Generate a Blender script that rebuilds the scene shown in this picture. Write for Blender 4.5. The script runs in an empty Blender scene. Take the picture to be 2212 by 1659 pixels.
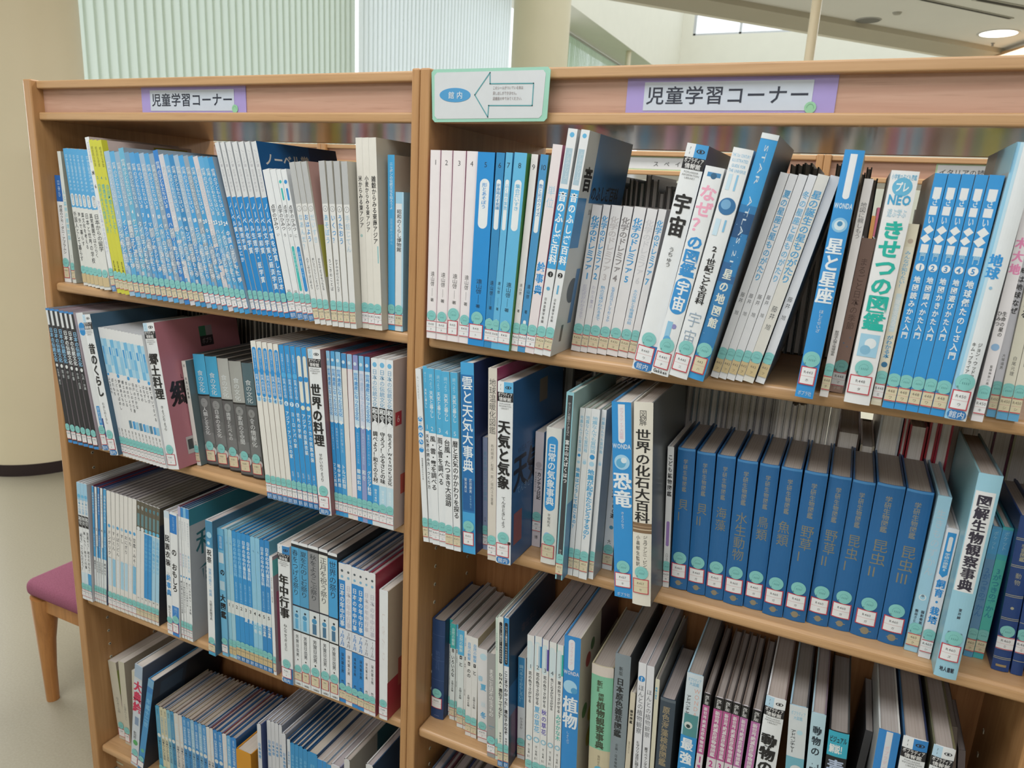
import bpy, bmesh, math, random
import numpy as np
from mathutils import Vector, Matrix
random.seed(7)
sc = bpy.context.scene
COL = sc.collection

# ------------------------------------------------------------------ camera
FPX, PW, PH = 1576.4539, 2212.0, 1659.0
RC = [[0.9042859066076083, 0.4236720675784775, 0.05262108194092791], [0.14931604493700518, -0.19838748874679998, -0.9686831902294519], [-0.3999646457316272, 0.8838237287279157, -0.24266004760210855]]   # camera right, down, forward
CC = [1.5077933884912957, -0.9614458809727604, 1.4091793406482027]
cam_data = bpy.data.cameras.new('camera')
cam = bpy.data.objects.new('camera', cam_data); COL.objects.link(cam)
cam_data.sensor_width = 36.0
cam_data.lens = FPX / PW * 36.0
cam_data.clip_start = 0.05; cam_data.clip_end = 200
Rr = RC
cam.matrix_world = Matrix(((Rr[0][0], -Rr[1][0], -Rr[2][0], CC[0]),
                           (Rr[0][1], -Rr[1][1], -Rr[2][1], CC[1]),
                           (Rr[0][2], -Rr[1][2], -Rr[2][2], CC[2]),
                           (0, 0, 0, 1)))
cam_data.dof.use_dof = True
cam_data.dof.focus_distance = 1.15
cam_data.dof.aperture_fstop = 10
sc.camera = cam

# ------------------------------------------------------------------ world, lamps, exposure
sc.view_settings.view_transform = 'Standard'
sc.view_settings.look = 'None'
sc.view_settings.gamma = 1.0
sc.view_settings.use_curve_mapping = False
sc.view_settings.exposure = 0.0
wd = bpy.data.worlds.new('world'); sc.world = wd; wd.use_nodes = True
wn = wd.node_tree
bg = wn.nodes['Background']
bg.inputs[0].default_value = (0.90, 0.96, 1.0, 1)
bg.inputs[1].default_value = 1.7
def area_lamp(name, loc, target, sx, sy, power, color):
    d = bpy.data.lights.new(name, 'AREA'); d.shape = 'RECTANGLE'; d.size = sx; d.size_y = sy
    d.energy = power; d.color = color
    o = bpy.data.objects.new(name, d); COL.objects.link(o); o.location = loc
    o.rotation_euler = (Vector(target) - Vector(loc)).to_track_quat('-Z', 'Y').to_euler()
    return o
area_lamp('aisle_ceiling_lamp', (0.9, -0.95, 2.72), (0.9, -0.95, 0.0), 2.8, 0.9, 46, (0.97, 0.985, 1.0))
area_lamp('rear_fill_lamp', (0.9, -3.3, 2.70), (0.9, -3.0, 0.0), 4.0, 1.4, 78, (0.97, 0.985, 1.0))  # fill added behind the camera for more frontal light into the shelves
area_lamp('next_aisle_ceiling_lamp', (0.9, 0.95, 2.72), (0.9, 0.95, 0.0), 2.4, 0.5, 40, (1.0, 0.98, 0.95))
area_lamp('hall_fill_lamp', (2.6, 5.2, 2.70), (2.6, 5.2, 0.0), 4.0, 2.4, 210, (0.95, 0.98, 1.0))  # added fill; its bounce off the floor brightens the low ceiling
area_lamp('left_fill_lamp', (-4.5, 0.5, 1.35), (-1.6, 0.8, 0.3), 2.4, 1.9, 135, (0.95, 0.98, 1.0))  # added area lamp outside the wall gap, standing in for window daylight

# ------------------------------------------------------------------ unprojection of measured points onto real planes
RCn = np.array(RC); Cn = np.array(CC)
def ray(u, v):
    return RCn.T @ np.array([(u - PW / 2) / FPX, (v - PH / 2) / FPX, 1.0])
def on_axis(u, v, ax, val):
    d = ray(u, v); return Cn + d * ((val - Cn[ax]) / d[ax])
def onx(u, v, x): return on_axis(u, v, 0, x)
def ony(u, v, y): return on_axis(u, v, 1, y)
def onz(u, v, z): return on_axis(u, v, 2, z)

# ------------------------------------------------------------------ materials
def lin(h):
    h = h.lstrip('#'); out = []
    if len(h) == 3: h = ''.join(k * 2 for k in h)
    for i in (0, 2, 4):
        c = int(h[i:i + 2], 16) / 255.0
        out.append(c / 12.92 if c <= 0.04045 else ((c + 0.055) / 1.055) ** 2.4)
    return (out[0], out[1], out[2], 1)
def ink(h):
    # printed laminate is never as dark or as bright as the pure colour
    f = lambda x: x / 12.92 if x <= 0.04045 else ((x + 0.055) / 1.055) ** 2.4
    g = lambda y: 12.92 * y if y <= 0.0031308 else 1.055 * y ** (1 / 2.4) - 0.055
    r = [f(0.06 + 0.86 * g(k)) for k in lin(h)[:3]]
    return (r[0], r[1], r[2], 1)
MATS = {}
def mat(h, rough=0.4, spec=0.4, kind='print'):
    k = (h, rough, kind)
    if k in MATS: return MATS[k]
    m = bpy.data.materials.new('%s_%s' % (kind, h.lstrip('#'))); m.use_nodes = True
    nt = m.node_tree; b = nt.nodes['Principled BSDF']
    b.inputs['Roughness'].default_value = rough
    b.inputs['Specular IOR Level'].default_value = spec
    c = lin(h)
    if kind == 'print': c = ink(h)
    # slight mottling so no surface is perfectly uniform
    tc = nt.nodes.new('ShaderNodeTexCoord'); nz = nt.nodes.new('ShaderNodeTexNoise')
    nz.inputs['Scale'].default_value = 60 if kind == 'print' else 25
    nz.inputs['Detail'].default_value = 2
    mx = nt.nodes.new('ShaderNodeMix'); mx.data_type = 'RGBA'
    amt = 0.93 if kind == 'print' else 0.88
    mx.inputs[6].default_value = (c[0] * amt, c[1] * amt, c[2] * amt, 1); mx.inputs[7].default_value = c
    nt.links.new(tc.outputs['Object'], nz.inputs['Vector']); nt.links.new(nz.outputs['Fac'], mx.inputs[0])
    nt.links.new(mx.outputs[2], b.inputs['Base Color'])
    MATS[k] = m; return m
def paper(h='#d8d2c8'):
    k = ('paper', h)
    if k in MATS: return MATS[k]
    m = bpy.data.materials.new('page_edges_' + h.lstrip('#')); m.use_nodes = True
    nt = m.node_tree; b = nt.nodes['Principled BSDF']; b.inputs['Roughness'].default_value = 0.8
    b.inputs['Specular IOR Level'].default_value = 0.15
    tc = nt.nodes.new('ShaderNodeTexCoord'); mp = nt.nodes.new('ShaderNodeMapping')
    mp.inputs['Scale'].default_value = (900, 6, 6)
    nz = nt.nodes.new('ShaderNodeTexNoise'); nz.inputs['Scale'].default_value = 1.0; nz.inputs['Detail'].default_value = 1
    rp = nt.nodes.new('ShaderNodeValToRGB'); c = [k * .6 + w * .4 for k, w in zip(lin(h), (.62, .57, .54, 1))]
    rp.color_ramp.elements[0].position = 0.3; rp.color_ramp.elements[0].color = (c[0] * .84, c[1] * .82, c[2] * .80, 1)
    rp.color_ramp.elements[1].position = 0.6; rp.color_ramp.elements[1].color = c
    nt.links.new(tc.outputs['Object'], mp.inputs[0]); nt.links.new(mp.outputs[0], nz.inputs['Vector'])
    nt.links.new(nz.outputs['Fac'], rp.inputs[0]); nt.links.new(rp.outputs[0], b.inputs['Base Color'])
    MATS[k] = m; return m
def wood(name, ca, cb, axis=0, rough=0.35, spec=0.5):
    m = bpy.data.materials.new(name); m.use_nodes = True
    nt = m.node_tree; b = nt.nodes['Principled BSDF']
    b.inputs['Roughness'].default_value = rough; b.inputs['Specular IOR Level'].default_value = spec
    tc = nt.nodes.new('ShaderNodeTexCoord'); mp = nt.nodes.new('ShaderNodeMapping')
    s = [55, 55, 55]; s[axis] = 2.2; mp.inputs['Scale'].default_value = s
    n1 = nt.nodes.new('ShaderNodeTexNoise'); n1.inputs['Scale'].default_value = 1.6; n1.inputs['Detail'].default_value = 5
    n1.inputs['Distortion'].default_value = 0.6
    mp2 = nt.nodes.new('ShaderNodeMapping'); s2 = [420, 420, 420]; s2[axis] = 14; mp2.inputs['Scale'].default_value = s2
    n2 = nt.nodes.new('ShaderNodeTexNoise'); n2.inputs['Scale'].default_value = 1.0; n2.inputs['Detail'].default_value = 2
    rp = nt.nodes.new('ShaderNodeValToRGB')
    rp.color_ramp.elements[0].position = 0.3; rp.color_ramp.elements[0].color = lin(ca)
    rp.color_ramp.elements[1].position = 0.72; rp.color_ramp.elements[1].color = lin(cb)
    r2 = nt.nodes.new('ShaderNodeValToRGB')
    r2.color_ramp.elements[0].position = 0.27; r2.color_ramp.elements[0].color = (.72, .66, .62, 1)
    r2.color_ramp.elements[1].position = 0.42; r2.color_ramp.elements[1].color = (1, 1, 1, 1)
    mx = nt.nodes.new('ShaderNodeMix'); mx.data_type = 'RGBA'; mx.blend_type = 'MULTIPLY'; mx.inputs[0].default_value = 0.5
    L = nt.links.new
    L(tc.outputs['Object'], mp.inputs[0]); L(mp.outputs[0], n1.inputs['Vector']); L(n1.outputs['Fac'], rp.inputs[0])
    L(tc.outputs['Object'], mp2.inputs[0]); L(mp2.outputs[0], n2.inputs['Vector']); L(n2.outputs['Fac'], r2.inputs[0])
    L(rp.outputs[0], mx.inputs[6]); L(r2.outputs[0], mx.inputs[7]); L(mx.outputs[2], b.inputs['Base Color'])
    return m
WOOD_X = wood('beech_veneer_along', '#ac865d', '#bb966e', 0, 0.36)
WOOD_Z = wood('beech_veneer_upright', '#a0764b', '#b2885b', 2, 0.4)
WOOD_P = wood('pinkish_veneer_panel', '#ab8470', '#b99581', 0, 0.5)
WOOD_G = wood('glossy_board_veneer', '#8c623c', '#9c7048', 0, 0.2, 0.55)
WOOD_B = wood('back_panel_veneer', '#8f5f38', '#a7754a', 2, 0.45)
WOOD_C = wood('chair_wood', '#9c6a38', '#b27d47', 2, 0.35)

# ------------------------------------------------------------------ mesh helpers
class MB:
    """collects faces with a material each, then links them as ONE mesh object"""
    def __init__(s): s.v = []; s.f = []; s.m = []; s.mats = []; s.n = 0; s.smooth = []
    def mi(s, m):
        if m not in s.mats: s.mats.append(m)
        return s.mats.index(m)
    def add(s, verts, faces, m, smooth=False):
        k = s.mi(m); b = s.n
        s.v.extend(verts); s.n += len(verts)
        for f in faces:
            s.f.append([i + b for i in f]); s.m.append(k); s.smooth.append(smooth)
    def box(s, x0, x1, y0, y1, z0, z1, m):
        v = [(x0, y0, z0), (x1, y0, z0), (x1, y1, z0), (x0, y1, z0), (x0, y0, z1), (x1, y0, z1), (x1, y1, z1), (x0, y1, z1)]
        s.add(v, [(0, 3, 2, 1), (4, 5, 6, 7), (0, 1, 5, 4), (1, 2, 6, 5), (2, 3, 7, 6), (3, 0, 4, 7)], m)
    def prism_x(s, prof, x0, x1, m):
        """extrude a (y,z) outline (counter-clockwise seen from +x) along x"""
        n = len(prof); v = [(x0, y, z) for y, z in prof] + [(x1, y, z) for y, z in prof]
        f = [tuple(range(n))[::-1], tuple(range(n, 2 * n))]
        for i in range(n):
            j = (i + 1) % n; f.append((i, j, n + j, n + i))
        s.add(v, f, m)
    def prism_z(s, prof, z0, z1, m, smooth=False):
        n = len(prof); v = [(x, y, z0) for x, y in prof] + [(x, y, z1) for x, y in prof]
        f = [tuple(range(n))[::-1], tuple(range(n, 2 * n))]
        s.add(v, f, m)
        s.add(v, [(i, (i + 1) % n, n + (i + 1) % n, n + i) for i in range(n)], m, smooth)
    def tube(s, pts, rad, m, n=14):
        """tube through points with a radius each"""
        rings = []
        for i, p in enumerate(pts):
            a = Vector(pts[max(i - 1, 0)]); b = Vector(pts[min(i + 1, len(pts) - 1)])
            d = (b - a).normalized(); q = Vector((0, 0, 1)).rotation_difference(d)
            rings.append([tuple(Vector(p) + q @ Vector((rad[i] * math.cos(t), rad[i] * math.sin(t), 0)))
                          for t in [2 * math.pi * k / n for k in range(n)]])
        v = [x for r in rings for x in r]; f = []
        for i in range(len(rings) - 1):
            for k in range(n):
                a = i * n + k; b = i * n + (k + 1) % n; f.append((a, b, b + n, a + n))
        s.add(v, f, m, True)
        s.add(rings[0], [tuple(range(n))[::-1]], m); s.add(rings[-1], [tuple(range(n))], m)
    def build(s, name, parent=None, loc=None, rot=None):
        me = bpy.data.meshes.new(name)
        me.from_pydata(s.v, [], s.f)
        for m in s.mats: me.materials.append(m)
        me.polygons.foreach_set('material_index', s.m)
        me.polygons.foreach_set('use_smooth', s.smooth)
        me.update()
        o = bpy.data.objects.new(name, me); COL.objects.link(o)
        if parent: o.parent = parent
        if loc: o.location = loc
        if rot: o.rotation_euler = rot
        return o
def tag(o, label=None, cat=None, group=None, kind=None):
    if label: o['label'] = label
    if cat: o['category'] = cat
    if group: o['group'] = group
    if kind: o['kind'] = kind
    return o
def empty(name, loc=(0, 0, 0), rot=(0, 0, 0)):
    o = bpy.data.objects.new(name, None); COL.objects.link(o)
    o.location = loc; o.rotation_euler = rot; o.empty_display_size = 0.02
    return o
def bevel(o, w=0.004, seg=3):
    md = o.modifiers.new('bevel', 'BEVEL'); md.width = w; md.segments = seg; md.limit_method = 'ANGLE'; md.angle_limit = 0.6
    for p in o.data.polygons: p.use_smooth = False
    return o

# ------------------------------------------------------------------ lettering
_tc = bpy.data.curves.new('lettering', 'FONT'); _to = bpy.data.objects.new('lettering', _tc)
_ts = bpy.data.scenes.new('lettering_desk'); _ts.collection.objects.link(_to)
_tc.resolution_u = 2
GLY = {}
ROTV = set('ー（）「」〜…—-')
def glyph(ch, bold=0.0, cut=False):
    k = (ch, bold, cut)
    if k in GLY: return GLY[k]
    _tc.body = ch; _tc.offset = bold
    _ts.view_layers[0].update(); dg = _ts.view_layers[0].depsgraph
    me = bpy.data.meshes.new_from_object(_to.evaluated_get(dg))
    if cut:
        bm = bmesh.new(); bm.from_mesh(me)
        for i in range(1, 8):
            bmesh.ops.bisect_plane(bm, geom=bm.verts[:] + bm.edges[:] + bm.faces[:], plane_co=(i / 8, 0, 0), plane_no=(1, 0, 0))
        bm.to_mesh(me); bm.free()
    n = len(me.vertices)
    a = np.zeros(n * 3, np.float32); me.vertices.foreach_get('co', a); a = a.reshape(-1, 3)[:, :2].copy()
    fs = [tuple(p.vertices) for p in me.polygons]
    bpy.data.meshes.remove(me)
    adv = 1.0
    if n and ord(ch) < 0x2000: adv = float(a[:, 0].max()) + 0.07
    if not n: adv = 0.35
    GLY[k] = (a, fs, adv); return GLY[k]

# ------------------------------------------------------------------ books
# art on a spine, listed from the cover outwards; t = 0 at the foot, 1 at the head, s = 0..1 across
def Rc(t0, t1, c, s0=0.0, s1=1.0): return ('R', t0, t1, c, s0, s1)
def V(txt, t0, t1, c, s=0.5, z=0.8, b=0.0): return ('V', txt, t0, t1, c, s, z, b)      # column, top t0 to foot t1
def T(txt, t, c, z=0.8, hh=0.004, s=0.5, b=0.0): return ('T', txt, t, c, z, hh, s, b)  # one level line
def X(txt, t0, t1, c, s=0.5, z=0.5, b=0.0): return ('X', txt, t0, t1, c, s, z, b)      # line turned to read downwards
def D(t, c, r=0.3, s=0.5, q=1.0): return ('D', t, c, r, s, q)                                    # disc, r as part of the width
def P(t0, t1, c, s0=0.2, s1=0.8): return ('P', t0, t1, c, s0, s1)                      # pill
def Q(t, c, r=0.3, s=0.5): return ('Q', t, c, r, s)                                    # lozenge

class Face:
    """maps flat art to a face of the book: spine or one of the covers"""
    def __init__(s, w, h, fn, mb, cut, gloss):
        s.w, s.h, s.fn, s.mb, s.cut, s.k, s.gloss = w, h, fn, mb, cut, 0, gloss
        s.step = 0.00004
    def put(s, pts, faces, c):
        e = s.step * (1 + s.k)
        s.mb.add([s.fn(x, z, e) for x, z in pts], faces, mat(c, s.gloss))
    def poly(s, pts, c): s.put(pts, [tuple(range(len(pts)))], c)
    def rect(s, x0, x1, z0, z1, c):
        n = 8 if s.cut else 1
        pts = []
        for i in range(n + 1):
            x = x0 + (x1 - x0) * i / n; pts += [(x, z0), (x, z1)]
        s.put(pts, [(2 * i, 2 * i + 2, 2 * i + 3, 2 * i + 1) for i in range(n)], c)
    def strip(s, outline, c):
        """outline of a shape as wide as f(z): list of (z, x0, x1)"""
        n = 6 if s.cut else 1; pts = []; fs = []
        for z, a, b in outline: pts += [(a + (b - a) * i / n, z) for i in range(n + 1)]
        for r in range(len(outline) - 1):
            for i in range(n):
                k = r * (n + 1) + i; fs.append((k, k + 1, k + n + 2, k + n + 1))
        s.put(pts, fs, c)
    def disc(s, cx, cz, r, c, clip=True, sq=1.0):
        o = []
        for i in range(13):
            a = -math.pi / 2 + math.pi * i / 12; dx = r * math.cos(a) + 1e-6
            x0, x1 = cx - dx, cx + dx
            if clip: x0, x1 = max(x0, 0.0), min(x1, s.w)
            o.append((cz + r * sq * math.sin(a), x0, max(x1, x0 + 1e-6)))
        s.strip(o, c)
    def pill(s, x0, x1, z0, z1, c):
        r = (x1 - x0) / 2; cx = (x0 + x1) / 2; o = []
        for i in range(7):
            a = -math.pi / 2 + math.pi / 2 * i / 6; d = r * math.cos(a) + 1e-6; o.append((z0 + r + r * math.sin(a), cx - d, cx + d))
        for i in range(7):
            a = math.pi / 2 * i / 6; d = r * math.cos(a) + 1e-6; o.append((z1 - r + r * math.sin(a), cx - d, cx + d))
        s.strip(o, c)
    def hpill(s, x0, x1, z0, z1, c):
        r = (z1 - z0) / 2; cz = (z0 + z1) / 2; o = []
        for i in range(9):
            a = -math.pi / 2 + math.pi * i / 8; d = r - r * math.cos(a); o.append((cz + r * math.sin(a), x0 + d, x1 - d))
        s.strip(o, c)
    def glyph(s, ch, x, z, gx, gz, c, bold=0.0, rot=0):
        if bold > 0.016 and ord(ch) > 0x4DFF:      # heavy gothic kanji: overprint instead of swelling thin counters shut
            k = bold * 0.9
            k0 = s.k
            for dx, dz in ((-k, 0), (k, 0), (0, k * .6)):
                s.k += 0.3; s.glyph(ch, x + dx * gx, z + dz * gz, gx, gz, c, 0.010, rot)
            s.k = k0
            return
        a, fs, adv = glyph(ch, bold, s.cut)
        if not len(a): return
        if rot == 1:    # quarter turn clockwise about the em square's middle
            q = np.stack([a[:, 1] + 0.12, 0.88 - a[:, 0]], 1)
        else: q = a + np.array([0, 0.12])
        s.put([(x + gx * u, z + gz * v) for u, v in q], fs, c)
    def art(s, els):
        for e in els:
            k = e[0]
            if k == 'R': s.rect(e[4] * s.w, e[5] * s.w, e[1] * s.h, e[2] * s.h, e[3])
            elif k == 'V':
                _, txt, t0, t1, c, sx, z, b = e
                n = len(txt); pit = (t0 - t1) * s.h / n; pit = min(pit, 1.36 * z * s.w)
                gx = z * s.w; gz = min(pit * 1.02, gx * 1.2); gx = min(gx, gz * 1.35)
                for i, ch in enumerate(txt):
                    if ch in ' 　': continue
                    zz = t0 * s.h - pit * (i + 0.5) - gz / 2
                    w = gx
                    a = glyph(ch, b, s.cut)[2]
                    if ord(ch) < 0x2000: s.glyph(ch, sx * s.w - gx * (a - .07) / 2, zz, gx, gz, c, b, 0)
                    else: s.glyph(ch, sx * s.w - gx / 2, zz, gx, gz, c, b, 1 if ch in ROTV else 0)
            elif k == 'T':
                _, txt, t, c, z, hh, sx, b = e
                tot = sum(glyph(ch, b, s.cut)[2] for ch in txt); gx = min(hh, z * s.w / max(tot, .1))
                x = sx * s.w - tot * gx / 2
                for ch in txt:
                    s.glyph(ch, x, t * s.h - hh / 2, gx, hh, c, b); x += glyph(ch, b, s.cut)[2] * gx
            elif k == 'X':
                _, txt, t0, t1, c, sx, z, b = e
                tot = sum(glyph(ch, b)[2] for ch in txt); L = (t0 - t1) * s.h; sc_ = L / tot; gx = z * s.w; zz = t0 * s.h
                for ch in txt:
                    a, fs, adv = glyph(ch, b, s.cut)
                    if len(a): s.put([(sx * s.w + gx * (v - .35), zz - sc_ * u) for u, v in a], fs, c)
                    zz -= adv * sc_
            elif k == 'D': s.disc(e[4] * s.w, e[1] * s.h, e[3] * s.w, e[2], True, e[5])
            elif k == 'Q':
                r = e[3] * s.w; cx = e[4] * s.w; cz = e[1] * s.h
                s.strip([(cz - r, cx - 1e-6, cx + 1e-6), (cz, cx - r, cx + r), (cz + r, cx - 1e-6, cx + 1e-6)], e[2])
            elif k == 'P': s.pill(e[4] * s.w, e[5] * s.w, e[1] * s.h, e[2] * s.h, e[3])
            s.k += 1

TEAL = '#7fc9c6'
def make_book(w, h, d, base='#e9edf0', els=(), hard=False, bulge=None, right=None, left=None, right_els=(), left_els=(),
              call=None, kana='', lab=None, pill=None, pages='#cfc8be', x0=0.0, name='book', gloss=0.32, seal=True,
              lz=None, lean=0.0, loc=(0, 0, 0), yaw=0.0, back=None):
    root = empty(name, loc, (0, lean, yaw))
    bt = 0.0021 if hard else 0.0006
    bt = min(bt, w * 0.2)
    if bulge is None: bulge = 0.0
    b = bulge * w
    fy = lambda s: b * (2 * s - 1) ** 2
    ns = 8 if b > 0 else 1
    mb = MB()
    sp = [(x0 + w * i / ns, fy(i / ns)) for i in range(ns + 1)]
    m0 = mat(base, gloss); mr = mat(right or back or base, gloss); ml = mat(left or back or base, gloss)
    # outer shell: spine, then the two boards, open at the fore-edge
    for i in range(ns):
        (a, ya), (c, yc) = sp[i], sp[i + 1]
        mb.add([(a, ya, 0), (c, yc, 0), (c, yc, h), (a, ya, h)], [(0, 1, 2, 3)], m0)
        for z in (0, h):
            q = [(a, ya, z), (c, yc, z), (c, yc + bt, z), (a, ya + bt, z)]
            mb.add(q, [(0, 1, 2, 3) if z else (3, 2, 1, 0)], m0)
        mb.add([(a, ya + bt, 0), (c, yc + bt, 0), (c, yc + bt, h), (a, ya + bt, h)], [(3, 2, 1, 0)], m0)
    ye = fy(0)
    ys = ye + 0.0002
    mb.box(x0, x0 + bt, ys, d, 0, h, ml); mb.box(x0 + w - bt, x0 + w, ys, d, 0, h, mr)
    face = Face(w, h, lambda x, z, e: (x0 + x, fy(x / w) - e, z), mb, b > 0.0004, gloss)
    face.art(els)
    if right_els:
        f_ = Face(d, h, lambda x, z, e: (x0 + w + e, x, z), mb, False, gloss); f_.step = 0.00003; f_.art(right_els)
    if left_els:
        f_ = Face(d, h, lambda x, z, e: (x0 - e, d - x, z), mb, False, gloss); f_.step = 0.00003; f_.art(left_els)
    cov = mb.build('cover', root)
    pg = MB(); ins = 0.003 if hard else 0.0008
    pm = paper(pages)
    pg.box(x0 + bt, x0 + w - bt, ye * 0.8 + bt + 0.0004, d - (0.004 if hard else 0.0006), ins, h - ins, pm)
    pg.build('page_block', root)
    # library stickers
    narrow = w < 0.0185
    if lab is None: return root
    z0 = (0.012 if pill else 0.0085) if lz is None else lz
    lh = 0.0175 if narrow else 0.022
    zt = z0 + lh
    def sticker(nm):
        q = MB(); return q, Face(w, h, lambda x, z, e: (x0 + x, fy(x / w) - e - 0.0009, z), q, b > 0.0004, 0.4)
    if lab != 'none':
        q, f = sticker('call')
        pc = {'w': '#eceef0', 'y': '#d9cfae', 't': '#cfb98a'}[lab[0]]
        red = '#c23a4a'
        if narrow:
            f.rect(0.0002, w - 0.0002, z0, zt, pc); f.k += 1
            if lab != 't':
                f.rect(0.0002, w - 0.0002, z0 + .0002, z0 + 0.0013, red); f.rect(0.0002, w - 0.0002, zt - 0.0013, zt - .0002, red)
                f.rect(0.0002, w - 0.0002, z0 + lh * .45, z0 + lh * .47, '#d08a90')
            xa, xb = 0, w
        else:
            bw = min(w * 0.86, 0.024); xa = (w - bw) / 2 - 0.03 * w; xb = xa + bw
            f.rect(xa, xb, z0, zt, red); f.k += 1
            f.rect(xa + .0013, xb - .0013, z0 + .0013, zt - .0013, pc); f.k += 1
            f.rect(xa + .0013, xb - .0013, z0 + lh * .47, z0 + lh * .487, '#d08a90')
        f.k += 1
        cx = (xa + xb) / 2 / w; zz = 0.85 * (xb - xa) / w
        if call: f.art([T(call, (z0 + lh * .70) / h, '#3c3c40' if lab == 'w' else '#6a6054', zz, 0.0046, cx)])
        if kana: f.art([T(kana, (z0 + lh * .27) / h, '#3c3c40' if lab == 'w' else '#6a6054', zz, 0.0040, cx)])
        q.build('call_number_label', root)
    if seal:
        q, f = sticker('seal'); r = 0.0078 if narrow else 0.0094
        cz = zt + r * 0.98
        f.disc(w * .5, cz, r, TEAL, True); f.k += 1
        # faint rounded outline and an R printed on the seal
        ln = '#5a9c9c'
        for i in range(9):
            a = math.pi * i / 8; a2 = math.pi * (i + .62) / 8
            p = [(w * .5 + r * .55 * math.cos(t) * k, cz - r * .1 + r * .62 * math.sin(t) * k) for t, k in ((a, 1), (a2, 1), (a2, .9), (a, .9))]
            if all(0 < x < w for x, z in p): f.poly(p, ln)
        for k in range(4):
            x = w * .5 + r * (-.3 + .2 * k)
            if 0 < x < w - .0008: f.rect(x, x + r * .1, cz - r * .25, cz + r * .02, ln)
        if w > 0.012: f.art([T('R', (cz - r * .62) / h, '#2f5a5c', .2, 0.0036, 0.5 - 0.6 * r / w)])
        q.build('round_sticker', root)
    if pill:
        q, f = sticker('pill'); pw = min(w * .9, 0.023); xa = (w - pw) / 2
        ph_ = 0.0105
        if narrow: f.rect(0.0002, w - .0002, 0.001, 0.001 + ph_, '#2a74b8')
        else: f.hpill(xa, xa + pw, 0.001, 0.001 + ph_, '#2a74b8')
        f.k += 1; f.art([T('館内', (0.001 + ph_ / 2) / h, '#e6eef4', 0.75, 0.0082)])
        q.build('in_library_sticker', root)
    return root

NUM = ['zero', 'one', 'two', 'three', 'four', 'five', 'six', 'seven', 'eight', 'nine', 'ten', 'eleven', 'twelve', 'thirteen', 'fourteen', 'fifteen', 'sixteen', 'seventeen', 'eighteen', 'nineteen', 'twenty', 'twenty-one', 'twenty-two', 'twenty-three', 'twenty-four']
def in_words(t): return ' '.join(NUM[int(k.strip(','))] + (',' if k.endswith(',') else '') if k.strip(',').isdigit() else k for k in t.split())
ORD = ['first', 'second', 'third', 'fourth', 'fifth', 'sixth', 'seventh', 'eighth', 'ninth', 'tenth', 'eleventh', 'twelfth',
       'thirteenth', 'fourteenth', 'fifteenth', 'sixteenth', 'seventeenth', 'eighteenth', 'nineteenth', 'twentieth',
       'twenty-first', 'twenty-second']
SHELF_Z = {'A': 1.2, 'B': 0.8727, 'C': 0.4876, 'D': 0.090}
CLEAR = 0.0004
def quad(px, pz, w, h, th):
    """corners of a leaning book standing with its lower corner at (px,pz); th>0 leans right"""
    c, s = math.cos(th), math.sin(th)
    if th > 0: base = [(-w * c, w * s), (0, 0)]
    else: base = [(0, 0), (w * c, -w * s)]
    u = (s, c)
    (ax, az), (bx, bz) = base
    return [(px + ax, pz + az), (px + bx, pz + bz), (px + bx + h * u[0], pz + bz + h * u[1]), (px + ax + h * u[0], pz + az + h * u[1])]
def overlap(a, b):
    best = 1e9; bv = None
    for P_ in (a, b):
        for i in range(2):
            ex = P_[i + 1][0] - P_[i][0]; ez = P_[i + 1][1] - P_[i][1]; L = math.hypot(ex, ez); n = (-ez / L, ex / L)
            pa = [x * n[0] + z * n[1] for x, z in a]; pb = [x * n[0] + z * n[1] for x, z in b]
            o = min(max(pa), max(pb)) - max(min(pa), min(pb))
            if o < best: best = o; bv = n
    return best
LAST = None
PLACED = []
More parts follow.
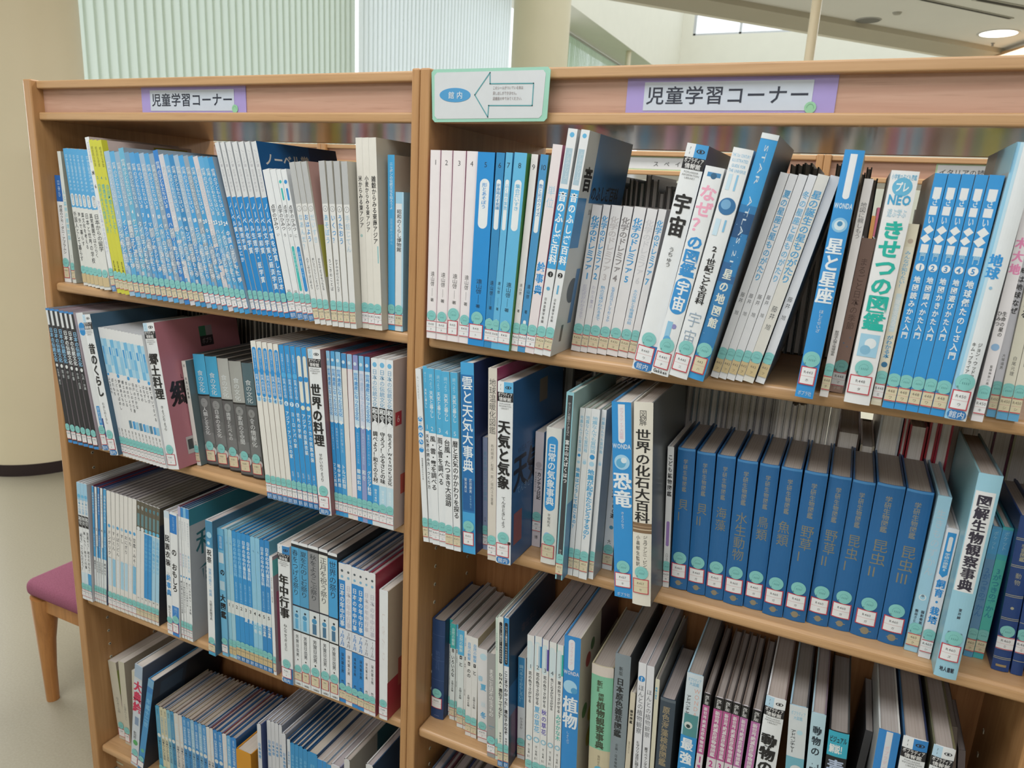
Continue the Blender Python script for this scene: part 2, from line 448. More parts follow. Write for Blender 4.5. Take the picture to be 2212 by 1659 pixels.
def run(shelf, crop, yb, items, end, y0=None, cat='book', group=None, dmax=0.20, y1659=1659, ymin=-0.050, xlim=None):
    """items: (xb, xt, yt, {spec}) in crop pixels; yb=(first,last) foot pixel rows; y0 given = feet out of frame, xb measured at row y1659"""
    ox, oy, s = crop; zs = SHELF_Z[shelf]; n = len(items)
    px = lambda x, y: (ox + x / s, oy + y / s)
    geo = []
    xbs = [it[0] for it in items] + [end[0]]
    for i, it in enumerate(items):
        xb, xt, yt, sp = it
        xe = sp.pop('e', None)
        if xe and i + 1 < n and not items[i + 1][3].get('brk') and not sp.get('gap') and 0 <= xbs[i + 1] - xe < 0.3 * (xe - xb): xe = None
        if sp.get('te') and i + 1 < n and items[i + 1][3].get('brk'): sp['gap'] = True
        te = sp.pop('te', None)
        nxt = items[i + 1] if i + 1 < n else None
        if y0 is None:
            fb = sp.pop('yb', None)
            k = (xb - xbs[0]) / (xbs[-1] - xbs[0]); vb = yb[0] + (yb[1] - yb[0]) * k if fb is None else fb
            k2 = ((xe or xbs[i + 1]) - xbs[0]) / (xbs[-1] - xbs[0]); vb2 = yb[0] + (yb[1] - yb[0]) * k2 if fb is None else fb
            b0 = onz(*px(xb, vb), zs); Y = sp.pop('yy', min(max(b0[1], ymin), 0.10))
            b0 = ony(*px(xb, vb), Y); t0 = ony(*px(xt, yt), Y)
            b1 = ony(*px(xe if xe else xbs[i + 1], vb2), Y)
            th = math.atan2(t0[0] - b0[0], t0[2] - zs)
            w = (b1[0] - b0[0]) * (math.cos(th) if xe is None else 1 / math.cos(th))
        else:
            Y = sp.pop('y', y0)
            t0 = ony(*px(xt, yt), Y)
            if xb is None: th = math.radians(sp.pop('dth', 0))
            else:
                q = ony(*px(xb, y1659), Y); th = math.atan2(t0[0] - q[0], t0[2] - q[2])
            tend = te if te else (nxt[1] if nxt else end[1])
            t1 = ony(*px(tend, yt + (tend - xt) * 0.12), Y)
            w = (t1[0] - t0[0]) * math.cos(th)
            b0 = np.array([t0[0] - math.tan(th) * (t0[2] - zs), Y, zs])
        w = max(w, 0.003)
        geo.append([b0[0], Y, th, w, math.hypot(t0[0] - b0[0], t0[2] - zs), sp])
    # inside a tight run neighbours share one slowly changing lean
    segs = []; cur = []
    for i, it in enumerate(items):
        if geo[i][5].pop('brk', False) and cur: segs.append(cur); cur = []
        cur.append(i)
        if geo[i][5].pop('gap', False): segs.append(cur); cur = []
    if cur: segs.append(cur)
    for sg in segs:
        for i in sg[1:]: geo[i][5]['tight'] = True
        if len(sg) < 3: continue
        t = np.arange(len(sg)); y = np.array([geo[i][2] for i in sg])
        deg = 2 if len(sg) > 7 else (1 if len(sg) > 3 else 0)
        w_ = np.ones(len(sg))
        for _ in range(3):
            p_ = np.polyfit(t, y, deg, w=w_); r_ = np.abs(np.polyval(p_, t) - y); w_ = 1 / (1 + (r_ / 0.012) ** 2)
        for k, i in enumerate(sg): geo[i][2] = float(np.polyval(p_, k))
    for X0, Y, th, w, h, sp in geo:
        place(X0, Y, zs, th, w, h, sp, group, dmax)
def place(X0, Y, zs, th, w, h, sp, group, dmax):
    global LAST
    sp = dict(sp)
    label = in_words(sp.pop('label')); cat = sp.pop('cat', 'book'); grp = sp.pop('group', group)
    d = sp.pop('d', None) or min(dmax, h * 0.76)
    d = min(d, sp.pop('back_y', 0.204) - Y)
    if th > 0: pivx = X0 + w * math.cos(th)
    else: pivx = X0
    w *= 0.985
    bay = (0.0424, 0.8925) if X0 < 0.9 else (0.9265, 1.7770)
    if LAST is None or LAST[4] != zs or LAST[1] < 0.9 <= X0:
        q = quad(pivx, zs, w, h, th); pivx += max(0.0, bay[0] - min(p[0] for p in q))
    tight = sp.pop('tight', False)
    wmin = 0.72 * w
    for it in range(30):
        q = quad(pivx, zs, w, h, th)
        near = [p for p in PLACED if p[1] == zs][-6:]
        if not near: break
        o = max(overlap(p[0], q) for p in near)
        if o <= -0.0002: break
        o += 0.0004
        dw = min(o, w - wmin); w -= dw
        pivx += (dw if th <= 0 else 0) + (o - dw)
    # tightly shelved neighbours: fill a hairline gap by a slightly thicker book
    if tight and PLACED and PLACED[-1][1] == zs:
        for it in range(4):
            q = quad(pivx, zs, w, h, th); g = -overlap(PLACED[-1][0], q)
            if not 0.0010 < g < 0.0035: break
            w += g - 0.0008; pivx -= (g - 0.0008) / math.cos(th) if th <= 0 else 0
    q = quad(pivx, zs, w, h, th)
    over = max(p[0] for p in q) - bay[1]
    if over > 0: pivx -= over; q = quad(pivx, zs, w, h, th)
    x0 = -w if th > 0 else 0.0
    r = make_book(w, h, d, x0=x0, lean=th, loc=(pivx, Y, zs + 0.0004), **sp)
    tag(r, label, cat, grp)
    LAST = (q, pivx, w, th, zs); PLACED.append((q, zs))
    return r

# ------------------------------------------------------------------ the books, shelf by shelf
W, OW, BL, LB, PB, K, NV, MB_ = '#e9edf0', '#e4e0d6', '#1a86d2', '#5db3e2', '#a8d2ea', '#1b1b20', '#1d3f7c', '#3b9fdc'
GY = '#9aa0a6'
tl, sl, thl, bl_ = 'top left shelf', 'second left shelf', 'third left shelf', 'bottom left shelf'
tr, sr, thr = 'top right shelf', 'second right shelf', 'third right shelf'

# ===== top shelf, left bookcase
a1 = (80, 280, 4.1475)
it = [
 (232, 137, 408, dict(e=284, yy=.018, label='small white paperback with dark blue head, leftmost on the top left shelf',
   els=[Rc(.76, 1, '#1f62b4'), V('校庭のクモ・ダニ・アブラムシ', .73, .27, K, .5, .7, .01), X('日本の', .96, .8, '#bcd6ee', .5, .4)], lab='y', call='R485', kana='コ', d=.15)),
 (290, 145, 195, dict(e=332, yy=.016, label='pale white-green paperback with light blue lettering beside the small dark-headed one', back='#a9aea4',
   els=[V('人と森林の環境問題', .72, .3, '#6cc0dc', .5, .8, .01), X('たくさんの人', .22, .13, '#555', .5, .3)], base='#dde3df', lab='y', call='R317', kana='ヒ', hard=True)),
]
for i, t in enumerate(['外国人として暮らす', '海外で暮らす', '異文化を考える', '日本と世界の学校', '異常農園ではたらく', '日本からの留学']):
    xb = [420, 458, 492, 525, 565, 605][i]; xt = [228, 268, 306, 340, 373, 404][i]
    it.append((xb, xt, [172, 173, 175, 178, 182, 186][i], dict(label='%s of six thin white books with light blue heads, top left shelf' % ORD[i], brk=(i == 0),
      els=[Rc(.58, 1, '#4aa6e0'), X('日本の国際化を考える', .96, .7, '#c8e4f4', .5, .5), P(.59, .68, '#dfe6ea', .15, .85), X('国際人になる', .67, .6, '#555', .5, .4),
           V(t, .55, .18 + .05 * (i % 3), '#33363a', .5, .75, .006)], lab='t', base='#e2e4e0', lz=.006)))
it += [
 (664, 412, 72, dict(e=714, label='tall white book numbered 6 standing above the light blue ones, top left shelf', hard=True, pill=1, lab='y', call='R317', kana='コ', brk=1, right='#c9b7b2',
   right_els=[T('総合的な学習・英語で今日は国際理解', .945, '#26282c', .55, .012, .36, .02), Rc(.9, .965, '#a59a30', .6, 1.0)],
   els=[V('やってみよう総合学習', .97, .84, '#8a98c0', .5, .5), T('米', .775, K, .8, .008, .5, .03), T('6', .69, '#333', .8, .009, .5, .02), X('みんなのぼくらのなかよし', .6, .25, '#a9b3dc', .5, .6)], d=.2)),
]
for i, n_ in enumerate('245'):
    it.append(([722, 757, 793][i], [462, 498, 534][i], [96, 98, 101][i], dict(label='yellow school book numbered %s, one of three, top left shelf' % n_, base='#d3d238', brk=(i == 0), right='#c9b7b2', right_els=[Rc(0, 1, '#d3d238', 0, .06), T('総合的な学習・英語で今日は', .91, '#26282c', .6, .014, .40, .02), Rc(.93, .985, '#a59a30', .55, .95), T('国際理解', .85, '#6c6460', .4, .01, .3)] if i == 2 else (),
      els=[V('総合的な学習', .96, .83, '#4a4a20', .5, .55), T(n_, .76, '#2f8a9c', .6, .007, .5, .02), V(['世界がみえる地球ふしぎ', '環境学習を生かそう！', '自由時間をたのしむ！'][i], .72, .4, '#55b4b0', .5, .75, .015), X('岩崎書店', .22, .12, '#555520', .5, .4)],
      lab='y', call='R375', kana='コ', gap=(i == 2))))
run('A', a1, (1352, 1492), it, (833, 566), group=None)

kids = 'ふランスの インドの 韓国の ケニアの タイの ブラジルの マレーシアの ノルウェーの ペルーの オーストラリアの ハンガリーの オマーンの ベトナムの モンゴルの ドイツの エジプトの パラオの キューバの カンボジアの ハンガリーの イタリアの 中国の'.replace('ふ', 'フ').split()
nums = [1, 2, 3, 4, 6, 7, 8, 9, 10, 11, 12, 13, 14, 16, 17, 18, 19, 20, 21, 22, 23, 24]
c1 = ['#9fc0dc', '#55ace0', '#8fb0cc', '#62b3d8', '#6a9cc4', '#4a9edc', '#3c97d8', '#9fb9d4', '#4aa3de', '#8fa6bc', '#2f7fd0', '#d3d2da', '#5fa8dc', '#2f86c4', '#a3bcd4', '#3f9fe0', '#94a4b4', '#3c9cd8', '#d6cfd4', '#5aaade', '#4fa4d8', '#2f92d2']
it = []
for i in range(22):
    f = i / 21.0; f2 = i / 22.0
    b = c1[i]; alt = ['#7fb4da', '#3f9ade', '#a5b8cc', '#5fb0e0'][i % 4]
    els = [Rc(.5, .44, alt), Rc(.30, .42, ['#6aa9d6', '#92aac4', '#3f93d6', '#88b8de'][i % 4])]
    for k in range(5):
        els.append(Rc(.16 + .05 * k, .185 + .05 * k, ['#8aa5c4', '#3c90d4', '#a9bdd2', '#5aa9de', '#c4ccd8'][(i * 3 + k) % 5], .5 * (k % 2), .5 + .5 * (k % 2)))
    els += [V('世界の子どもたちはいま', .93, .63, '#dfeaf2', .5, .8, .012), T(str(nums[i]), .585, '#f0f4f6', .95, .009, .5, .03), V(kids[i] + '子どもたち', .54, .2, '#eef3f6', .5, .8, .014)]
    it.append((281 + 260 * f2, 224 + 234 * f2, 328 + 14 * f + (-9 if i in (3, 10) else 0), dict(label='blue mosaic spine numbered %d of the long row of children\'s country books, top left shelf' % nums[i],
      base=b, els=els, lab='y' if i < 14 else 'w', call='R376' if i < 14 else 'R370', kana='セ', gap=(i == 21), right='#8fa3b4')))
run('A', (0, 0, 1), (640, 681), it, (541, 458), group='children\'s country books on the top left shelf')
a2 = (440, 280, 3.607)
nb = ['とはなにか', '物理学賞', '化学賞', '生理学・医学賞', '平和賞', '文学賞と経済学賞', 'を受賞した日本人']
it = []
for i in range(7):
    t = 'ノーベル賞とはなにか' if i == 0 else ('ノーベル賞を受賞した日本' if i == 6 else 'ノーベル' + nb[i])
    xb = 365 + 310 * i / 7.0; xt = 65 + 348 * i / 7.0
    it.append((xb, xt, 105 - .8 * i, dict(label='%s of seven prize books, white head over bright blue spine, top left shelf' % ORD[i], base='#dcdfe2', hard=True,
      els=[Rc(0, .69, '#1d86d2'), X('ノーベル賞 100年のあゆみ', .96, .72, '#a9a9b2', .5, .5), V(t, .66, .16, '#e6f0f6', .5, .85, .02)], lab='w', call='R377', kana='ノ', gap=(i == 6), brk=(i == 0),
      right='#0f4c84' if i == 6 else '#cfd3d6', back='#14518c',
      right_els=[Rc(.84, 1, '#0d2c58', .62, 1), T('ノーベル賞', .905, '#d4cfc4', .6, .022, .33, .02), T('100', .79, '#8f9a8a', .4, .03, .3, .03)] if i == 6 else ())))
run('A', a2, (1440, 1476), it, (676, 414), group='prize books on the top left shelf')
it = []
for i in range(4):
    c = ['#8a8f94', '#8a8f94', '#3cbcb8', '#2f8ed8'][i]
    els = [V('点字のひみつ', .77, .6, K, .5, .75, .012), T('いろはに'[i], .57, K, .6, .006)]
    if i > 1: els += [D(.92, c, .3), P(.8, .88, c, .3, .7), P(.2, .5, c, .2, .8), V(['点字を読もう', '点字を書こう'][i - 2], .47, .28, '#bfe6ea', .5, .5)]
    else: els += [X('田中', .2, .15, '#555', .5, .5)]
    it.append(([680, 733, 783, 822][i], [460, 510, 555, 598][i], 316, dict(brk=(i == 0), gap=(i == 3), label=['plain white braille book with wide spine next to the prize books, top left shelf', 'white braille book just left of the teal-dotted one, top left shelf',
      'white braille book with teal dot 3 and teal bar, top left shelf', 'white braille book with blue dot 4 and blue bar, top left shelf'][i], els=els, lab='w', call='R378', kana='タ', pill=1)))
run('A', a2, (1478, 1503), it, (868, 648))
it = []
st = ['なあんだ？', 'おはよう', 'だいすき', 'あそぼう', 'いくつ？', 'うたおう', '手話じてん']
sub = ['人さしゆびではじめよう', 'あいさつとじこしょうかい', 'きもちやようすをつたえる', 'うごきのことば', 'かずやきせつやてんき', '', '']
for i in range(7):
    xb = [868, 910, 955, 1003, 1049, 1095, 1143][i]; xt = [655, 708, 768, 890, 957, 1003, 1066][i]; yt = [262, 256, 252, 247, 247, 248, 250][i]
    sp = dict(brk=(i in (0, 3)), label='white sign-language book with circled number %d under a grey head, top left shelf' % (i + 1), base='#e2e3e2', right='#c9c5b8',
      els=[Rc(.75, 1, '#b9bbbc'), D(.72, '#6a6e72', .4), D(.72, '#e6e8e8', .34), T(str(i + 1), .72, '#444', .4, .005),
           V(st[i], .69, .69 - .045 * len(st[i]), ['#a5cbe4', '#3a93d6', '#b4d6ec', '#8cc2e6', '#3f9bdc', '#3a93d6', '#bcd2e0'][i], .5, .8, .012)] + ([V(sub[i], .42, .22, '#555a60', .5, .5)] if sub[i] else []),
      lab='y', call='R378', kana='ユ')
    if i == 2: sp['e'] = 1000; sp['right_els'] = [Rc(.62, 1, '#b98f86', .02, .3), Rc(.3, .62, '#b4b04a', .02, .3)]
    if i == 6: sp['e'] = 1192
    it.append((xb, xt, yt, sp))
run('A', a2, (1517, 1557), it, (1192, 1117))
for i, (t, nm) in enumerate([('米からみる東アジア', 'rice'), ('小麦からみる東アジア', 'wheat'), ('雑穀からみる東南アジア', 'millet')]):
    pass
it = [
 (1240, 1165, 66, dict(brk=1, yb=1548, label='leftmost of three tall cream books with large black titles, top left shelf', base='#e6e3da', hard=True, els=[V('米からみる東アジア', .81, .54, '#2a2a2c', .5, .62, .02), D(.5, '#a8c8c4', .2, .4)], lab='w', call='R382', kana='ア', seal=True)),
 (1288, 1233, 65, dict(yb=1556, label='middle of three tall cream books with large black titles, top left shelf', base='#e6e3da', hard=True, els=[V('小麦からみる東アジア', .81, .52, '#2a2a2c', .5, .62, .02)], lab='w', call='R382', kana='ア')),
 (1336, 1303, 64, dict(yb=1563, e=1392, label='rightmost of three tall cream books with large black titles, top left shelf', base='#e6e3da', hard=True, right='#cdc3b0', els=[V('雑穀からみる東南アジア', .81, .46, '#2a2a2c', .5, .62, .02), Rc(.36, .45, '#8fc4ca', .7, .85)],
   right_els=[Rc(.84, 1, '#a53a36', .62, 1.0)], lab='w', call='R382', kana='ア', gap=1)),
 (1438, 1432, 198, dict(yb=1560, brk=1, e=1487, label='sky blue book beside the three tall cream ones, top left shelf', base='#3fa4de', els=[V('ニッポンの伝統文化を知ろうよ', .96, .7, '#d4e8f4', .5, .5, .01), V('国際理解のきほん', .65, .5, '#9fd0ee', .5, .4)], hard=True, right='#b8ac9c', lab='w', call='R382', kana='イ')),
 (1491, 1496, 487, dict(yb=1568, e=1552, label='pale blue book about household life, last on the right of the top left shelf', base='#dfe6ea', right='#8fc0de', els=[Rc(.92, 1, '#9ccde8', 0, 1), V('昭和のくらし博物館', .88, .58, '#2c2e33', .45, .6, .01), Rc(0, 1, '#a9d3ea', .78, 1)], lab='y', call='R382', kana='コ', d=.15)),
]
run('A', a2, (1555, 1565), it, (1555, 1600))

# ===== top shelf, right bookcase
a3 = (880, 260, 2.9625)
it = [(97, 113, 450, dict(yb=1360, e=114, label='pale turquoise book half hidden at the left end of the top right shelf', base='#8fc9d6', els=[V('人の子とわかな学ぶ', .8, .4, '#2f6f88', .5, .6), T('R', .12, '#222', .5, .006)], lab='y', call='4', d=.17))]
for i in range(4):
    it.append(([118, 183, 251, 327][i], [145, 218, 293, 380][i], [191, 193, 196, 199][i], dict(brk=(i == 0), label='white and pink maths book numbered %d, top right shelf' % (i + 1), base='#eadfe3', right='#cf8fae', left='#cf8fae', hard=True, lz=.010,
      els=[Rc(0, 1, '#efe9eb', .08, .86), T(str(i + 1), .94, '#3a3a40', .8, .010), V('遠山啓', .37, .29, '#333', .5, .42), Rc(.235, .28, '#555', .49, .51), V('著', .225, .205, '#333', .5, .38)],
      lab='w', call='R410', kana='ト', e=([181, 249, 322, 387][i]))))
for i, (xb, xt, e, te, c, t, yt, yb) in enumerate([(393, 460, 486, 556, '#1c8bd8', '形とあそぼう', 205, 1438), (488, 567, 536, 618, '#2a86c2', '変身箱の不思議', 208, 1453), (538, 635, 573, 690, '#5cb4e2', 'ふく面の算数', 208, 1463), (575, 692, 640, 752, '#5cb6e4', '集合だいすき', 210, 1470)]):
    it.append((xb, xt, yt, dict(yb=yb, e=e, label='%s blue maths book numbered %d with white title pill, top right shelf' % (['wide bright', 'dark', 'light', 'wide light'][i], i + 5), base=c, right=['#12406e', '#2f6a94', '#4fa0cc', '#4a8f4a'][i], hard=True,
      els=[T(str(i + 5), .94, '#1d2c3c', .7, .010), P(.62, .87, '#e9eff2', .22, .78), V(t, .85, .72, c, .5, .5, .012), V('遠山啓', .36, .28, '#1d2c3c', .5, .45), Rc(.23, .275, '#1d2c3c', .49, .51), V('著', .225, .205, '#1d2c3c', .5, .4), P(.10, .16, '#e9eff2', .3, .7), T('日', .15, c, .3, .006)],
      lab='w', call='R410', kana='ト', lz=.010)))
it += [
 (649, 776, 219, dict(e=700, label='white maths book numbered 9, top right shelf', base='#e8e6e6', right='#8c5a50', hard=True, els=[T('9', .94, '#3a3a40', .7, .010), V('遠山啓', .36, .28, '#333', .5, .42), Rc(.23, .275, '#555', .49, .51), V('著', .225, .205, '#333', .5, .4)], lab='w', call='R410', kana='ト')),
 (703, 855, 222, dict(e=750, label='blue maths book numbered 10 with white title pill, top right shelf', base='#3f90c8', right='#5d8a70', hard=True, els=[T('10', .94, '#1d2c3c', .9, .010), P(.62, .88, '#e9eff2', .22, .78), V('数と形のクイズ', .86, .7, '#2f80bc', .5, .5, .012), V('遠山啓', .36, .28, '#1d2c3c', .5, .45), V('著', .225, .205, '#1d2c3c', .5, .4), P(.11, .17, '#e9eff2', .3, .7)], lab='w', call='R410', kana='ト')),
 (748, 942, 160, dict(e=806, label='pale pink picture encyclopedia with large blue characters, top right shelf', base='#eae1e4', right='#c76a8c', hard=True, els=[V('単位', .82, .69, '#7cc4e8', .5, .85, -.012), V('絵事典', .46, .28, '#2a93dc', .5, .85, .03)], lab='w', call='R420', kana='タ')),
 (808, 1032, 58, dict(e=859, label='tall white and blue sound encyclopedia with black disc 1, top right shelf', base='#e6e9ec', hard=True, right='#d4d6d6', els=[Rc(.77, .92, '#a8c4d4', .1, .8), D(.975, '#5db3e2', .25), V('ふしぎのシリーズ', .91, .79, '#dce8ee', .5, .5), Rc(.40, .75, '#3ba2e0'), V('音のふしぎ百科', .74, .42, '#f0f4f6', .5, .88, .03), D(.375, K, .3), T('1', .375, '#eee', .3, .007), D(.31, '#5aa9d4', .2), V('日本音響学会編', .27, .14, '#333', .4, .3)], lab='y', call='R424', kana='オ')),
 (863, 1095, 63, dict(e=913, label='tall white and blue sound encyclopedia with black disc 2, its cover showing', base='#e6e9ec', hard=True, right='#c9ccca', els=[Rc(.77, .92, '#a8c4d4', .1, .8), D(.975, '#5db3e2', .25), V('ふしぎのシリーズ', .91, .79, '#dce8ee', .5, .5), Rc(.40, .75, '#3ba2e0'), V('音のふしぎ百科', .74, .42, '#f0f4f6', .5, .88, .03), D(.375, K, .3), T('2', .375, '#eee', .3, .007), Rc(.29, .33, '#5aa9d4', .4, .6), V('日本音響学会編', .27, .14, '#333', .4, .3)],
   right_els=[Rc(.70, 1.0, '#2a6ea6', .22, 1.0), T('音', .8, '#17171a', .2, .034, .12, .04), T('のふしぎ百科', .745, '#17171a', .62, .022, .55, .03), T('監修・構成 日本音響学会編', .66, '#555', .5, .008, .5), Rc(.5, .72, '#2f7fbc', .0, .17), D(.3, '#3c4a54', .09, .2), Rc(.06, .14, '#555', .12, .16), Rc(.14, .4, '#5a86b4', .23, .30)], lab='y', call='R424', kana='オ', gap=1)),
]
run('A', a3, (1388, 1515), it, (914, 1150))
it = []
for i in range(7):
    c = ['#3f9bd8', '#3f9bd8', '#c9c4c6', '#8e8a8c', '#3f9bd8', '#d4d4d8', '#4aa4dc'][i]
    s_ = ['反応式がわかるまで', 'わかる魔法', '熱の正体がわかるまで', '化学反応はどうしておこるか', '', '水の汚染と食物連鎖の話', ''][i]
    it.append(([1045, 1103, 1147, 1210, 1270, 1342, 1404][i], [1172, 1266, 1311, 1380, 1450, 1535, 1610][i], [542, 545, 549, 554, 559, 570, 573][i], dict(brk=(i == 0),
      e=[1103, 1145, 1207, 1267, 1334, 1400, 1450][i], label='small white chemistry book numbered %d with slanted title, top right shelf' % (i + 1), base='#e9e8ea', right='#b9b6ba',
      els=[V('化学のドレミファ', .93, .57, c, .5, .85, .03), T(str(i + 1), .53, c, .6, .012, .5, .03)] + ([V(s_, .47, .23, ['#c4c2d8', '#c4c2d8', '#5ca8dc', '#4a9cd8', '#fff', '#6cb2e0', '#fff'][i], .5, .5, .008)] if s_ else []),
      lab='y', call='R430', kana='ヨ', d=.145)))
run('A', a3, (1475, 1530), it, (1450, 1670), group='small chemistry books on the top right shelf')
a4 = (1400, 280, 2.766)
def pop(titles, kana_t, call, kana, c='#3f9bdc', flip=False):
    left, right = ('#b5d8ee', '#e9edf0') if flip else ('#e9edf0', c)
    n = len(titles); te = .80 - {2: .19, 4: .315, 5: .375}.get(n, .075 * n)
    return [Rc(.945, 1, left, 0, .42), Rc(.945, 1, right, .42, 1), V('?i', .99, .955, '#555a60', .2, .24), D(.972, '#22242a', .19, .7, .5), D(.972, right, .13, .7, .5), D(.972, '#22242a', .06, .7),
            Rc(.897, .945, K), T('ポプラディア', .933, '#eee', .9, .0068, .5, .012), T('情報館', .910, '#eee', .8, .0066, .5, .012),
            T('POPLARDIA', .886, '#777', .8, .0032), T('INFORMATION', .874, '#777', .8, .0032), T('LIBRARY', .862, '#777', .7, .0032),
            V(titles, .80, te, '#18181a', .46, .82, .04), V(kana_t, te - .04, te - .04 - .022 * len(kana_t), '#333', .5, .3)]
it = [
 (-102, 228, 98, dict(yb=1443, e=8, label='white reference book with large black two-character title and blue striped head, top right shelf', hard=True, right='#16204a', els=pop('宇宙', 'うちゅう', '', '') + [Rc(.012, .125, '#1f6fb4', .62, 1)], lab='w', call='R440', kana='ウ', pill=1, bulge=.05)),
 (20, 352, 233, dict(yb=1468, e=113, label='white space picture guide with pink and blue title and satellite, top right shelf', hard=True, els=[Rc(.955, .975, '#3f86bc', .2, .9), D(.96, '#2c5f86', .16, .55), V('なぜ？', .92, .70, '#f2a9c4', .5, .9, .03), V('の図鑑', .69, .49, '#2f8ed4', .5, .85, .04), P(.31, .485, '#2f8ed4', .05, .95), V('宇宙', .475, .325, '#eef3f6', .5, .7, .03), D(.25, '#8c8cc4', .14, .6), Rc(.17, .27, '#8cc4e4', .2, .5), D(.18, '#5aa9dc', .22, .4), T('Gakken', .018, '#222', .8, .006, .5, .02)], lab='w', call='R440', kana='ナ', bulge=.05)),
 (120, 508, 125, dict(yb=1482, e=230, label='tall white children\'s encyclopedia with planet Earth on its spine, top right shelf', hard=True, right='#e0e4e8', els=[T('THE 21st CENTURY', .972, '#5db3e2', .9, .005), T('ILLUSTRATED', .952, '#5db3e2', .8, .005), T('GUIDE FOR', .93, '#5db3e2', .7, .005), T('THE UNIVERSE', .91, '#5db3e2', .85, .005), Rc(.83, .895, '#c6e2f2', .15, .35), Rc(.83, .895, '#8cc6ea', .55, .65), D(.765, '#2c6ca4', .43), D(.772, '#6fa8d4', .25, .42), Rc(.64, .71, '#c6e2f2', .15, .4), Rc(.66, .71, '#7fbfe6', .6, .7), V('21世紀こども百科', .60, .34, K, .5, .55, .025), V('宇宙', .31, .15, '#8fa6bc', .5, .75, -.01)], lab='w', call='R440', kana='ニ', bulge=.05)),
 (234, 676, 36, dict(yb=1496, e=328, label='tall thick blue star atlas with torn plastic jacket, top right shelf', hard=True, base='#2f96d8', right='#6c7880', pages='#c8c4bc', els=[Rc(.15, .73, '#2a78b4'), Rc(.60, .70, '#1c4a7c'), Rc(.42, .5, '#2a6098'), Rc(.45, .62, '#2a7ab8', .55, .95), X('STAR  ATLAS 21', .96, .50, '#cfe0ea', .5, .3), V('星の地図館', .48, .17, '#dfe3d8', .5, .58, .03), Rc(.98, 1, '#dfe6ea')] + [D(.2 + .041 * k, '#a9d4ee', .02, .15 + .7 * ((k * 37) % 11) / 11) for k in range(13)],
   right_els=[Rc(0, 1, '#6a7680', .02, .98), Rc(.66, .73, '#7a6a58', .3, .38)], lab='y', call='443', kana='ハ', bulge=.06, d=.2)),
]
for i in range(6):
    t = ['', '夏の星座と星ものがたり', '', '冬の星座と星ものがたり', '星の誕生の星ものがたり', ''][i]
    els = [V('藤井', .44 - (.05 if i == 4 else 0), .37 - (.05 if i == 4 else 0), '#3a3f46', .5, .55), V('旭', .35 - (.05 if i == 4 else 0), .315 - (.05 if i == 4 else 0), '#3a3f46', .5, .5)]
    if t: els.append(V(t, .93, .50, '#48a2d6' if i != 3 else '#6cb6e0', .5, .86, .02))
    it.append(([371, 419, 466, 516, 563, 636][i], [790, 846, 900, 956, 1016, 1087][i], [264, 273, 276, 277, 279, 284][i], dict(yb=[1482, 1490, 1497, 1503, 1510, 1516][i], e=[415, 461, 511, 559, 626, 692][i], brk=(i in (0, 5)), label='%s of six thin white star-story books leaning right, top right shelf' % ORD[i], base='#e6e7ea' if i != 4 else '#e4e1d8', right='#c4c4c6' if i < 5 else '#8f9498',
      els=els, lab='t', call='443', kana='フ', hard=True)))
it.append((866, 1167, 125, dict(e=985, yb=1597, label='thick bright blue reference book with white stripe and crown picture, top right shelf', base='#2a8fd8', hard=True, right='#d8cfb8', pages='#cbbfa4', right_els=[Rc(.0, .82, '#b49a78', .75, 1), Rc(.76, .82, '#8a6236', .3, .8)],
   els=[P(.815, .92, '#e9edf2', .33, .68), Rc(.87, .985, '#e9edf2', .33, .68), T('WONDA', .79, '#cfe4f2', .95, .008, .5, .03), D(.715, '#8cc6ea', .4), D(.715, '#d4e8f2', .28), D(.72, '#3f88b8', .14), V('星と星座', .665, .40, '#e9f2f8', .48, .9, .03), V('ほしとせいざ', .375, .28, '#d4e6f2', .5, .25), T('ポプラ社', .02, '#d9e8f4', .75, .006)], lab='w', call='R443', kana='ホ', bulge=.04, lz=.016)))
run('A', a4, (1466, 1600), it, (990, 1320))
a5 = (1780, 260, 2.4397)
